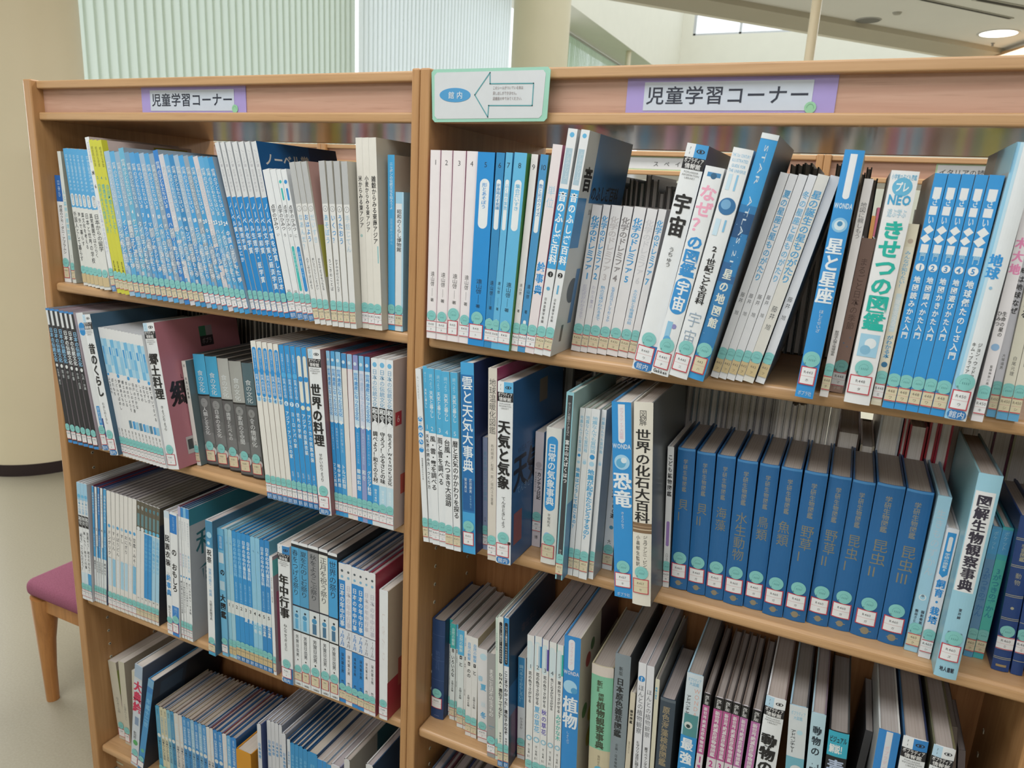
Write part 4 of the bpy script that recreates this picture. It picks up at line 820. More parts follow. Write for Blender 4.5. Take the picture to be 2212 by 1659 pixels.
# ===== bottom shelf, left bookcase (feet below the frame)
d1 = (180, 1340, 5.2); d2 = (500, 1400, 5.53)
it = [
 (372, 240, 432, dict(te=326, y=0.035, label='cream book with faint blue seal, leftmost on the bottom left shelf', base='#ccc7b4', right='#a89c8c', right_els=[Rc(.6, .9, '#8f9a4c', 0, .3), Rc(.35, .5, '#b06a8c', 0, .3)], els=[V('母のまくら話', .55, .35, '#666', .5, .5)], lab='w', call='R388')),
 (500, 390, 455, dict(te=455, y=0.03, label='second cream book from the left on the bottom left shelf', base='#ccc7b4', right='#a89c8c', els=[V('く伝承のくらし', .5, .3, '#666', .5, .5)], lab='w', call='R388')),
 (590, 452, 530, dict(te=566, y=0.025, label='third and thickest cream book on the bottom left shelf', base='#cfcab8', right='#b4a8a0', els=[V('日本の昔話わらべ', .5, .28, '#555', .5, .45)], lab='w', call='R388')),
 (530, 612, 522, dict(te=700, y=-0.01, label='white book with large red characters leaning right, bottom left shelf', hard=True, base='#c9d2dc', right='#5c6474', els=[Rc(.88, 1, '#9fb4cc'), Rc(.86, .88, '#c9ccd0'), V('大典絵', .85, .54, '#c8204c', .5, 1.0, .06), Rc(.42, .5, '#7c94b4', .3, .8), V('監修', .35, .27, '#444', .4, .4), D(.24, '#4aa45c', .3)], lab='w')),
 (580, 700, 655, dict(te=790, y=-0.012, label='bright blue book with dark patterned cover leaning right, bottom left shelf', hard=True, base='#3a8cc8', right='#1c2c40', els=[Rc(.92, 1, '#6ca4cc'), Rc(.86, .92, '#2a78bc'), V('年鑑十二世', .8, .45, '#7cbce4', .5, .7, .02), D(.22, '#5cb08c', .3)], right_els=[Rc(.3, 1, '#141820', .45, 1), Rc(.8, .95, '#24405c', .1, .4)], lab='w', gap=1)),
]
run('D', d1, None, it, (0, 800), y0=-0.01)
xs = [806, 850, 892, 930, 968, 1012, 1064, 1105, 1150, 1198, 1238, 1284, 1326, 1376, 1415, 1452, 1504, 1556, 1605, 1650, 1703]
cs = ['#3f9ac4', '#cfc9a8', '#d2ccac', '#7fb8cc', '#3a8ebc', '#d4d0c8', '#d6d0ca', '#3a90d0', '#3488c8', '#8cb8d4', '#2f86cc', '#7cb0d4', '#3f90d0', '#dcd8d2', '#dcd8d4', '#2f82c8', '#2f86cc', '#dcd6d4', '#5ca8dc', '#2a80cc']
it = []
for i in range(20):
    lo = i >= 5
    it.append((None, xs[i], 955 + (xs[i] - 806) * .424, dict(brk=(i == 0), gap=(i == 19), label='%s of the long row of thin Japan-study books, %s spine, bottom left shelf' % (ORD[i], ['light blue', 'cream', 'pale cream', 'greenish blue', 'teal blue', 'white', 'off-white', 'blue', 'deep blue', 'pale blue', 'strong blue', 'greyish blue', 'mid blue', 'ivory', 'bone white', 'dark blue', 'bright blue', 'plain white', 'sky blue', 'royal blue'][i]), base=cs[i], hard=True, pages=['#857870', '#746a66', '#8c7c70'][i % 3], back=['#b4a894', '#8c7c74', '#4a6a8c', '#a89c8c'][i % 4] if i < 13 else ['#1f4a78', '#24588c', '#7c4044'][i % 3], right='#174a80' if i == 19 else None,
      els=[V('国際交流', .97, .9, '#333' if not lo else '#cfe2ee', .5, .5), V('日本文化の発見', .88, .66, '#7aa4bc' if not lo else '#cfe4f0', .5, .7, .01), D(.615, '#d9dcd8', .4), V('日本のくらしと文化', .58, .3, '#2c4a64', .5, .75, .015)], lab='w', call='R291')))
it.append((None, 1714, 1440, dict(te=1880, y=-0.015, label='thick orange-yellow book on the bottom left shelf', base='#d08c1c', right='#c4801a', pages='#b4a898', els=[Rc(.6, .603, '#b87a18')], hard=True, brk=1)))
run('D', d1, None, it, (0, 1890), y0=-0.008)
it = []
for i in range(6):
    it.append((None, [304, 420, 470, 515, 562, 600][i], [905, 862, 878, 897, 920, 1020][i], dict(te=[350, 468, 513, 558, 600, 646][i], brk=(i == 0), y=[-.012, -.002, -.002, -.002, -.002, -.012][i], label='%s of six white books with blue two-character titles, bottom left shelf' % ORD[i], base='#d2d4da', right='#3a4a7c' if i == 0 else '#8c94a4', pages='#7c7470', hard=True,
      els=[V('日本地理', .84, .66, '#2f86c4', .5, .7, .02), V('調べよう', .6, .45, '#8ca4bc', .5, .5)], lab='w', call='R291')))
run('D', d2, None, it, (0, 690), y0=-0.012)
it = []
xs = [662, 700, 752, 800, 850, 904, 1005]
for i in range(6):
    it.append((None, xs[i], [1090, 1130, 1150, 1170, 1205, 1235][i], dict(brk=(i == 0), gap=(i == 5), label='%s of six %s spines with dark blue covers, bottom left shelf' % (ORD[i], 'pale' if i == 0 else 'bright blue'), base='#cfd6de' if i == 0 else '#2f8cc8', right='#153c66', back='#1c4c7c', pages='#a09684', hard=True,
      els=[V('日本の地形', .9, .72, '#2f86c4' if i == 0 else '#7cbce0', .5, .6, .01), V('ふしぎ調べ', .65, .45, '#7cbce0', .5, .5)], lab='w', call='R291')))
it += [
 (None, 1026, 1320, dict(te=1085, brk=1, label='left of two white books with bright blue heads, bottom left shelf', base='#dcdde0', els=[Rc(.88, 1, '#2f8ad0')], pages='#94867c', lab='w')),
 (None, 1088, 1345, dict(te=1134, label='right of two white books with bright blue heads, bottom left shelf', base='#dcdde0', els=[Rc(.88, 1, '#2f8ad0')], pages='#8c7e76', lab='w')),
 (None, 1136, 1385, dict(te=1188, label='all-blue narrow book before the grey-lilac one, bottom left shelf', base='#3a90cc', pages='#94867c', lab='w')),
 (None, 1190, 1385, dict(te=1300, label='wide white book with violet diamond and lilac cover, bottom left shelf', base='#d6d6dc', right='#8c8cac', pages='#8a8088', els=[Q(.9, '#7c3c8c', .2)], hard=True, lab='w')),
 (None, 1345, 1325, dict(te=1412, label='white book with pale beige cover near the right end of the bottom left shelf', base='#d2d2d2', right='#9c968c', right_els=[Rc(.3, 1, '#174854', .45, 1)], pages='#9a8c80', els=[V('ふじさん', .9, .7, '#4a90b4', .5, .7)], hard=True, lab='w')),
 (None, 1606, 1385, dict(te=1690, label='white book at the right end of the bottom left shelf, dark blue cover', base='#d8d8d8', right='#1f3c5c', pages='#8c8084', hard=True, lab='w')),
]
run('D', d2, None, it, (0, 1700), y0=-0.012)

# ===== second shelf, right bookcase
e1 = (870, 740, 3.318); e2 = (1140, 800, 3.19); e3 = (1400, 860, 3.4568); e4 = (1780, 900, 2.861)
it = [(128, 68, 185, dict(yb=1420, e=166, label='white book with blue bubble title about odd weather, leftmost on the second right shelf', right='#cfccc8', els=[V('ちっこちえをどう', .96, .83, '#777', .35, .35), D(.72, '#2f93dc', .42, .45), D(.67, '#2f93dc', .42, .45), D(.63, '#2f93dc', .42, .45), D(.59, '#2f93dc', .42, .45), D(.545, '#2f93dc', .42, .45), V('天気がへんだ', .745, .525, '#e6f0f6', .45, .7, .02), V('地球温暖化がわかる本', .5, .37, '#555', .5, .3)], lab='y', call='451', kana='キ', hard=True))]
for i in range(5):
    it.append(([178, 216, 266, 313, 365][i], [130, 169, 230, 278, 339][i], [167, 185, 194, 207, 214][i], dict(brk=(i == 0), e=[213, 262, 309, 360, 417][i], yb=[1430, 1445, 1459, 1478, 1491][i], label='white weather-and-living book with light blue head numbered %d, second right shelf' % (i + 1), right='#8cb0c0' if i == 4 else '#b9c8cc', hard=True, back='#9cc0d4', pages='#b4ada4',
      els=[Rc(.645, 1, '#4aaede'), V('調べよう', .97, .89, '#b9dff0', .5, .45), V('天気と暮らし', .88, .73, '#e6f2f8', .5, .55, .01), T(str(i + 1), .67, '#cfe6f2', .5, .010), V(['天気図の読み方・つくり方', '風・雲・霧を調べる', '雨と雪を調べる', '台風・たつまき大追跡', '暦と天気のかかわりを探る'][i], .63, [.19, .32, .36, .25, .19][i], '#1b1c20', .5, .8, .012)], lab='y' if i > 2 else 'w', call='R451', kana='シ')))
it += [
 (430, 420, 143, dict(e=522, yb=1503, label='thick dark blue cloud and weather encyclopedia with large white title, second right shelf', base='#3fa4e0', hard=True, right='#1b2a5c', els=[Rc(.225, .94, '#1f6fb4', .03, .97), Rc(.235, .4, '#195a9c', .06, .94), V('雲と天気大事典', .935, .44, '#eaf3f8', .5, .85, .012), V('武田康男', .41, .33, '#dce9f2', .68, .22), V('菊池真以', .41, .33, '#dce9f2', .3, .22), V('気象予報士', .32, .25, '#8cc0e4', .68, .15), D(.125, '#2a86c8', .4)], lab='w', call='R451', kana='タ', brk=1, bulge=.02, lz=.014)),
 (562, 555, 675, dict(e=606, yb=1478, label='small grey-blue weather proverb dictionary set back behind its neighbours, second right shelf', base='#8e9cc0', right='#7f8cb0', els=[V('天気予知ことわざ辞典', .88, .42, '#5f9cb4', .5, .75), V('大後', .3, .25, '#555', .5, .4)], lab='w', call='R451', kana='オ', d=.13)),
 (608, 607, 182, dict(e=663, yb=1555, label='cream global-warming picture guide with crimson cover, second right shelf', base='#d9d2c8', hard=True, right='#8f2f58', els=[V('地球温暖化図鑑', .95, .67, '#4a4a48', .5, .8, .0), V('布村明彦／松尾一郎／垣内ユカ里著', .62, .30, '#6a665f', .5, .35)], lab='w', call='R451', kana='テ')),
 (668, 690, 280, dict(e=772, yb=1578, label='white weather reference book with deep blue cover and heavy black title, second right shelf', hard=True, right='#26588c', els=pop('天気と気象', 'てんきときしょう', '', '', '#5cb4e6') + [D(.125, '#222', .1, .9)], right_els=[Rc(.82, .95, '#7c6c5c', .5, .66), T('WEATHER', .62, '#1f3c64', .35, .014, .28), T('天気', .50, '#101828', .5, .06, .28, .04), T('てんきときしょう', .40, '#7ca0c4', .5, .014, .35), Rc(.10, .28, '#8c4a50', .05, .2), D(.33, '#b9c4c8', .06, .55)], lab='w', call='R451', kana='テ', pill=1, bulge=.05)),
 (915, 945, 636, dict(e=980, yb=1454, brk=1, label='small white-lilac lantern diary with black sideways title, second right shelf', base='#dad2da', right='#4a7cb0', els=[D(.72, '#b9b0b8', .35), Rc(.68, .69, '#b4a8b0', .1, .9), V('カンテラ日記', .66, .42, '#22242a', .6, .5, .025), V('富士測候所の五〇年', .66, .48, '#444', .2, .2), T('博', .085, '#333', .4, .007)], lab='w', call='451', kana='チ', d=.13, lz=.027, seal=True)),
 (984, 1030, 606, dict(e=1092, yb=1575, label='white weather dictionary with long blue title pill, second right shelf', base='#e9e8e2', hard=True, right='#cdb8bc', els=[P(.40, .94, '#2f96dc', .1, .8), V('日常の気象事典', .89, .44, '#e9f2f8', .45, .55, .02), V('平塚和夫', .38, .28, '#3f4246', .45, .22), D(.21, '#9cc8ec', .25, .4), D(.19, '#b9daf2', .2, .7)], lab='y', call='R451', kana='ヒ', bulge=.06, d=.14, lz=.010)),
]
run('B', e1, (1420, 1575), it, (1092, 1160))
it = [(188, 268, 150, dict(e=238, yb=1437, label='tall thin pale-edged picture book with black title strip about Mount Fuji, second right shelf', base='#8cc4d0', right='#a9c8c0', right_els=[Rc(0, .42, '#4f8cb4'), T('のしき', .88, '#2a3a3c', .3, .02, .4)], els=[Rc(0, .985, '#34383c', .2, .85), V('かこさとし大自然のふしぎえほん', .95, .78, '#cfd4d6', .5, .4), V('富士山大ばくはつ', .76, .53, '#eceff0', .5, .55, .02), V('かこさとし', .17, .12, '#e6e8e8', .5, .5)], lab='y', call='453', kana='カ', hard=True))]
for i in range(4):
    els = [V('地震なんでも質問箱', .96, .75, '#7cbcdc', .5, .65, .01), D(.73, '#2f93d4', .3) if i in (0, 2) else D(.70, '#cfe4f0', .3), D(.69, '#a9d4ea', .3)]
    if i in (0, 2): els += [V(['地震はどうして起こるの？', '', '地震が起きたらどうするの？'][i], .66, .24, '#4aa6d8', .5, .8, .03)]
    it.append(([262, 307, 350, 406][i], [347, 398, 442, 503][i], [256, 261, 266, 270][i], dict(brk=(i == 0), e=[305, 349, 397, 450][i], yb=[1405, 1416, 1432, 1432][i], label='%s of four white earthquake question books with pale blue lettering, second right shelf' % ORD[i], base='#e6e9ea', hard=True, right='#b4b8b8' if i == 3 else '#9ca4a6', back='#a9b8a8', els=els, lab='y', call='453', kana='コ', lz=.012)))
it += [
 (506, 540, 450, dict(e=580, yb=1364, label='white fossil selection book half hidden left of the bright blue dinosaur volume', right='#c4b4ac', left='#d4cfcc', els=[V('この化石800選', .70, .40, '#1c1d20', .65, .55, .02), D(.33, '#4a9cc0', .2, .6), T('大', .22, '#222', .4, .008)], lab='y', call='457', kana='ホ', d=.15)),
 (597, 577, 218, dict(e=722, yb=1557, label='bright blue dinosaur reference book with white head stripe and round picture, second right shelf', base='#2a8fd8', hard=True, right='#d4d8dc', els=[P(.80, .9, '#e6e9ee', .33, .68), Rc(.86, .99, '#e6e9ee', .33, .68), V('ポプラディア大図鑑', .975, .82, '#e4b4c4', .5, .22), Rc(.992, 1.0, '#2a8fd8'), T('WONDA', .785, '#cfe0ee', .95, .009, .5, .03), D(.705, '#a4d4f0', .4), D(.70, '#5cacd8', .25, .45), D(.715, '#dcebf4', .15, .6), V('恐竜', .655, .475, '#e9f2f8', .5, .95, .03), V('きょうりゅう', .455, .365, '#d4e6f2', .5, .2), T('ポプラ社', .018, '#d9e8f4', .7, .006)], lab='w', call='R457', kana='キ', bulge=.03, lz=.016, brk=1)),
 (730, 742, 220, dict(e=848, yb=1613, label='thick cream fossil encyclopedia with brown stripes, second right shelf', base='#e2ded2', hard=True, right='#5c6062', pages='#a4988c', els=[T('図', .945, '#2a2a2c', .4, .012), T('解', .91, '#2a2a2c', .4, .012), V('世界の化石大百科', .875, .42, '#1c1c1e', .5, .8, .02), Rc(.37, .42, '#7c6248'), Rc(.385, .39, '#cbb89c'), Rc(.40, .405, '#a4886a'), V('ジョヴァンニ・ピンナ著', .36, .165, '#333', .68, .25), V('小畠郁生監訳', .36, .165, '#333', .3, .22)], lab='y', call='R457', kana='セ', bulge=.07, lz=.018)),
 (907, 942, 522, dict(e=967, yb=1485, label='white children\'s mineral picture guide with purple pill, left of the dark blue volumes', base='#e6e8ea', hard=True, right='#50545a', els=[V('こども鉱物図鑑', .95, .50, '#1d1e22', .5, .75, .02), P(.30, .48, '#9c7cc0', .25, .75), V('八川シズエ', .25, .18, '#333', .5, .5)], lab='w', call='R459', kana='ヤ', d=.15, brk=1)),
]
run('B', e2, (1437, 1490), it, (967, 1010))
bl = [(155, 217, 370, 277, 'shells, volume one', '貝Ⅰ'), (290, 367, 400, 421, 'shells, volume two', '貝Ⅱ'), (425, 520, 424, 556, 'seaweeds', '海藻'), (560, 672, 460, 706, 'water animals', '水生動物'), (710, 837, 488, 851, 'birds', '鳥類'), (855, 1002, 515, 1003, 'fish', '魚類'), (1006, 1172, 543, 1178, 'wild plants, volume one', '野草Ⅰ')]
ybs = [1412, 1450, 1487, 1527, 1560, 1610, 1645]
it = []
def bio(t):
    n = len(t)
    return [Rc(.985, 1, '#3f86c4', .02, .98), V('学研生物図鑑', .93, .70, '#8c8a78', .5, .26, .01), V(t, .655, .655 - .085 * n, '#7c7a68', .5, .6, .0), V('監修', .21, .17, '#8c8a78', .5, .14), Rc(.045, .05, '#8c8a78', .3, .75), D(.047, '#8c826a', .16, .5)]
for i, (xb, xt, yt, xe, nm, t) in enumerate(bl):
    it.append((xb, xt, yt, dict(brk=(i == 0), e=xe, yb=ybs[i], label='dark blue gold-lettered nature volume on %s, second right shelf' % nm, base='#1a5e9c', hard=True, right='#15406e', pages='#86796c', bulge=.09, gloss=.38, els=bio(t), lab='w', call='R460', kana='ガ', lz=.018, d=.15)))
for k in it: k[3]['grp'] = None; k[3].pop('grp')
run('B', e3, (1412, 1650), it, (1178, 1355), group='dark blue gold-lettered nature volumes')
it = [(1741, 1793, 1026, dict(e=1787, yb=1345, label='dark blue gold-lettered nature volume on wild plants, volume two, second right shelf', els=bio('野草Ⅱ'))),
      (1789, 1844, 1037, dict(e=1834, yb=1356, label='dark blue gold-lettered nature volume on insects, volume one, second right shelf', els=bio('昆虫Ⅰ'))),
      (1837, 1894.6, 1043, dict(e=1895, yb=1370, label='dark blue gold-lettered nature volume on insects, volume two, second right shelf', els=bio('昆虫Ⅱ'))),
      (1897, 1963.5, 1057, dict(e=1953, yb=1386, label='dark blue gold-lettered nature volume on insects, volume three, second right shelf', els=bio('昆虫Ⅲ')))]
for k in it: k[3].update(base='#1a5e9c', hard=True, right='#15406e', pages='#86796c', bulge=.09, gloss=.38, lab='w', call='R460', kana='ガ', lz=.018, d=.15)
run('B', (0, 0, 1), (1345, 1390), it, (1953, 2025), group='dark blue gold-lettered nature volumes')
it = [
 (492, 705, 487, dict(e=576, yb=1440, label='pale blue pictorial book with small creature drawing, right of the dark blue volumes', base='#9ccde4', hard=True, right='#8cbcd4', pages='#b4b4b4', els=[V('生きものずかん', .92, .5, '#b9c9d8', .5, .7), D(.36, '#e0e8ea', .28), D(.36, '#9ccde4', .2), D(.37, '#6c8494', .12), V('熊谷さとし', .28, .17, '#223', .3, .25, .02), V('国松俊英', .28, .17, '#223', .75, .25, .02)], lab='y', call='460', kana='ク', d=.15)),
 (578, 760, 688, dict(e=656, yb=1483, label='white pet-and-plant care guide with blue title, small, second right shelf', base='#e9eaf0', hard=True, right='#dcdcdc', els=[Rc(.66, .97, '#2f93d8', .15, .85), P(.83, .94, '#e6eaee', .33, .67), V('学研の図鑑8', .82, .68, '#cfe4f2', .5, .4, .02), Q(.66, '#2f93d8', .35), V('飼育・栽培', .62, .27, '#2a8fdc', .5, .75, .04)], lab='w', call='R460', kana='シ', d=.12, left='#d8d8de')),
 (650, 930, 345, dict(e=826, yb=1592, label='tall thick pale turquoise nature-observation dictionary with white title panel, second right shelf', base='#97cbe0', hard=True, left='#8cc0cc', right='#5a7c88', pages='#6f6052', els=[Rc(.44, .92, '#e6e8ea', .04, .86), V('図解生物観察事典', .905, .445, '#2c2838', .46, .62, .04), V('室井綽', .36, .25, '#223', .5, .15, .02), V('岡村', .24, .17, '#223', .75, .15), V('橋', .24, .2, '#223', .25, .15), T('地人書館', .045, '#223', .65, .007, .5, .02)], lab='w', call='R460', kana='ズ', bulge=.08, lz=.024, d=.19, brk=1)),
 (858, 1043, 678, dict(e=916, yb=1476, brk=1, label='grey-blue pocket nature guide of spring months, right of the turquoise dictionary', base='#4f9ccc', hard=True, right='#4a94b4', els=[Rc(.8, .98, '#4aa4dc'), V('ポケット', .97, .83, '#9cd0ec', .5, .5), Rc(.1, .76, '#5f94c0'), V('2がつきのずかん', .70, .32, '#3f7cb8', .5, .75, .03)], lab='y', call='460', kana='ホ', d=.12)),
 (918, 1108, 682, dict(e=984, yb=1487, label='sea-green pocket nature guide left of the navy volumes', base='#3fb4bc', hard=True, right='#2a86a0', els=[Rc(.8, .98, '#4aa4dc'), V('ポケット', .97, .83, '#9cd0ec', .5, .5), Rc(.1, .76, '#4cc0b4'), V('3がつきのずかん', .70, .32, '#2a8fa4', .5, .75, .03)], lab='y', call='460', kana='ホ', d=.12)),
 (990, 1172, 605, dict(e=1145, yb=1550, brk=1, label='thick navy silver-banded volume beside the pocket guides, second right shelf', base='#1b3c7c', hard=True, right='#142c5c', pages='#7c7064', els=[Rc(.86, .864, '#a9a894'), Rc(.85, .854, '#a9a894'), V('学習図鑑', .83, .72, '#a9a890', .5, .3, .02), Rc(.69, .694, '#a9a894'), Rc(.68, .684, '#a9a894'), V('動物', .65, .53, '#a9a890', .5, .35), Rc(.5, .504, '#a9a894'), Rc(.49, .494, '#a9a894'), D(.42, '#a9a890', .1), Rc(.35, .354, '#a9a894'), Rc(.34, .344, '#a9a894'), Rc(.09, .094, '#a9a894'), Rc(.08, .084, '#a9a894'), Rc(.03, .045, '#a08c60', .2, .8)], lab='w', call='R460', kana='ミ', bulge=.09, lz=.03, d=.15)),
 (1150, 1330, 640, dict(e=1230, yb=1590, label='thick navy volume cut by the right edge of the picture, second right shelf', base='#1b3c7c', hard=True, right='#142c5c', pages='#7c7064', els=[Rc(.86, .864, '#a9a894'), Rc(.69, .694, '#a9a894'), Rc(.5, .504, '#a9a894'), Rc(.34, .344, '#a9a894'), Rc(.09, .094, '#a9a894'), V('植物', .65, .53, '#a9a890', .5, .35)], lab='w', call='R460', kana='ミ', bulge=.09, lz=.03, d=.15)),
]
run('B', e4, (1440, 1592), it, (1300, 1480))

# ===== third shelf, right bookcase
f1 = (880, 1220, 3.78); f2 = (1200, 1280, 4.3775); f3 = (1480, 1330, 5.042); f4 = (1800, 1340, 5.2)
it = [(172, 185, 435, dict(e=274, yb=1232, label='thick navy book with faint gold bands, leftmost on the third right shelf', base='#1b3a6c', hard=True, right='#142c54', pages='#7f6f5c', els=[V('動物百科', .7, .5, '#3f5a8c', .5, .35), Rc(.85, .853, '#4a6494'), Rc(.6, .603, '#4a6494'), Rc(.4, .403, '#4a6494'), Rc(.03, .035, '#6c7494', .3, .7)], lab='w', call='R470', bulge=.09, d=.15, lz=.022))]
q7 = [(303, 320, 436, '#2fb0b0', 1219), (335, 350, 476, '#34b4b4', 1255), (383, 396, 485, '#4aa8d4', 1270), (402, 412, 528, '#4fb0e0', 1320), (452, 463, 540, '#e4e6e6', 1340), (471, 487, 577, '#e4e6e8', 1388), (516, 532, 594, '#e4e6e8', 1408)]
for i, (xb, xt, yt, c, y) in enumerate(q7):
    t = ['いろいろな', 'いろいろな', 'くらべて', 'と', 'のの', 'のの', 'と'][i]
    els = ([Rc(.75, 1, c), V('自然の観察', .96, .78, '#cfeae8' if i < 4 else '#8cb4d4', .5, .6, .01)] if i < 4 else [V('自然の観察', .94, .76, '#3f9bd8', .5, .6, .01)]) + [Rc(.71, .745, K, .3, .7), T(str(i + 1), .728, '#eee', .3, .006), V(t, .68, .68 - .045 * len(t), '#1f2226', .5, .7, .015), V('主婦の友編', .42, .3, '#444', .5, .45), Rc(.14, .2, ['#4cc0a8', '#5cc8b0', '#9cd0e8', '#6cb8e0', '#a4c8dc', '#a9cce0', '#8cc0e0'][i], .1, .9)]
    it.append((xb, xt, yt, dict(e=[333, 379, 401, 448, 470, 513, 563][i], yb=y, brk=(i == 0), label='small nature book numbered %d with %s head, third right shelf' % (i + 1, ['teal', 'teal green', 'sky blue', 'light blue', 'white', 'plain white', 'clean white'][i]), base='#dfe8e8' if i < 4 else '#e4e4e2', right='#b9a884' if i == 6 else '#a8a098', pages='#8f8584', els=els, lab='y' if i > 0 else 'w', call='R470', kana='ト', d=.15)))
it += [
 (572, 576, 680, dict(e=652, yb=1437, brk=1, label='white four-seasons plant book with scattered blue characters, third right shelf', base='#e4e4e6', right='#a4a4a4', pages='#968c88', els=[D(.92, '#bfe0ee', .35, .6), V('春', .72, .62, '#a4d0e8', .3, .5, .05), V('夏', .64, .5, '#5cb4e0', .6, .6, .05), V('秋', .45, .35, '#cfe0ea', .6, .5, .03), V('冬', .34, .22, '#4aa8dc', .6, .6, .05)], lab='w', call='R470', kana='ア', d=.16)),
 (651, 648, 722, dict(e=716, yb=1560, label='grey book about Japanese creatures in a plastic jacket, third right shelf', base='#9a9a9a', hard=True, right='#7c7c7c', els=[V('まるごと日本の生きもの', .86, .40, '#e4e4e2', .5, .6, .01), Rc(.3, .31, '#6c94a4', .2, .9), Rc(.28, .285, '#6c94a4', .3, .7)], lab='w', call='R470', kana='マ', d=.16)),
 (717, 719, 432, dict(e=735, yb=1588, label='narrow pale green heredity book, left of the two black-capsuled ones, third right shelf', base='#cfe0d4', els=[V('ひろがる遺伝の世界', .9, .6, '#5a7c74', .5, .6)], lab='y', hard=True, right='#b4c4b4')),
 (737, 741, 425, dict(e=779, yb=1640, label='pale heredity book with black capsule at head, white lower title, third right shelf', base='#dfe3dc', hard=True, right='#2f6a94', pages='#a49c8c', els=[P(.70, .97, K, .25, .8), V('シリーズ遺伝子・DNAのひみつ', .95, .71, '#dfe3e4', .52, .4, .01), V('DNA・遺伝子ってなに？', .64, .33, '#1f2024', .5, .75, .03), V('東嶋和子', .24, .14, '#444', .5, .4)], lab='y', call='R467', kana='ナ', pill=1)),
 (780, 787, 432, dict(e=826, yb=1652, label='blue-headed heredity book with black capsule and dark blue cover, third right shelf', base='#dfe4ea', hard=True, right='#16304c', pages='#8f8a84', els=[Rc(.69, 1, '#2f8ac8'), P(.70, .97, K, .15, .75), V('シリーズ遺伝子・DNAのひみつ', .95, .71, '#dfe3e4', .45, .4, .01), V('ここまでわかった！遺伝子のなぞ', .66, .23, '#1f2024', .45, .7, .03), V('東嶋和子', .21, .13, '#444', .5, .4)], right_els=[T('遺伝子の', .84, '#6c5c60', .4, .016, .4), Rc(.05, .35, '#5c3a5c', .05, .4), Rc(.35, .55, '#1f5484', 0, .6)], lab='y', call='R467', kana='ナ', pill=1)),
 (896, 906, 752, dict(e=958, yb=1576, brk=1, label='small blue and white book with pointed blue title flag, third right shelf', base='#dfe4e8', right='#b4b4b4', els=[Rc(.52, 1, '#3a8cc4', .0, .85), V('調べるっておもしろい！', .93, .56, '#a9d4ec', .42, .55, .01), V('かさきか', .42, .3, '#333', .5, .45)], lab='y', call='R471', kana='ハ', d=.13)),
]
run('C', f1, (1235, 1655), it, (958, 960))
it = []
fl = ['花の色でさがせる', '花の色でさがせる', '花の色でさがせる', '冬ごしのすがたでさがせる', '葉の形でさがせる']
f5 = ['春の草花', '夏の草花', '秋の草花', '', 'みぢかな木']
fc = ['#dfe6ea', '#2f8ac8', '#4a3a9c', '#dfe2de', '#1fb0a4']
for i in range(5):
    els = [Rc(.94, 1, fc[i]), Rc(.80, .94, fc[i] if i not in (0, 3) else '#d4e2ea', .6, 1), P(.77, .965, '#cfe2e8', .02, .75), T(str(i + 1), .80, '#4a525c', .5, .010), V(fl[i], .765, .55, '#2f343a', .5, .5, .015)]
    if i in (1, 2, 4): els.append(V(f5[i], .54, .36, ['', '#5cb4e4', '#4a3cac', '', '#2fb4a8'][i], .5, .8, .01))
    els += [D(.31, '#8cc0d8', .42), D(.31, '#e4eaec', .25), V('文・写真', .27, .2, '#444', .5, .35), T('おく', .18, '#222', .5, .006)]
    it.append(([962, 1022, 1079, 1142, 1196][i], [979, 1043, 1108, 1170, 1225][i], [572, 582, 610, 632, 652][i], dict(brk=(i == 0), te=[1036, 1102, 1164, 1220, 1277][i], label='white flower-finder book numbered %d with %s head, third right shelf' % (i + 1, ['pale', 'blue', 'violet', 'off-white', 'sea-green'][i]), base='#e4e5e4', right='#9c9494', pages='#948a8a', els=els, lab='w', call='R470', kana='オ', bulge=.02)))
it.append((1248, 1281, 577, dict(te=1420, brk=1, label='bright blue plant reference book with white head stripe, flowered cover showing, third right shelf', base='#2a86d0', hard=True, right='#c9c4b4', pages='#a49c9c', els=[P(.80, .985, '#e2e4ea', .28, .66), V('ポプラディア', .97, .83, '#e4b4c4', .47, .2), T('WONDA', .785, '#cfd4e4', .95, .009, .5, .03), D(.70, '#a4d4f0', .42, .45), D(.68, '#4a9cd0', .2, .7), V('植物', .64, .44, '#e6eef4', .5, .95, .02), V('しょくぶつ', .42, .34, '#cfe0ee', .4, .2)], right_els=[Rc(.76, 1, '#3a2430', .5, 1), D(.86, '#4a6a44', .05, .3), D(.8, '#a04844', .06, .2), D(.7, '#3f6a4a', .05, .35), D(.66, '#b45048', .06, .42), D(.5, '#4f7a48', .06, .15), D(.42, '#b4a84a', .07, .3), D(.35, '#c4b454', .08, .42), D(.27, '#a89c3c', .09, .3)], lab='w', call='R470', bulge=.03)))
run('C', f1, None, it, (1368, 1440), y0=-0.020)
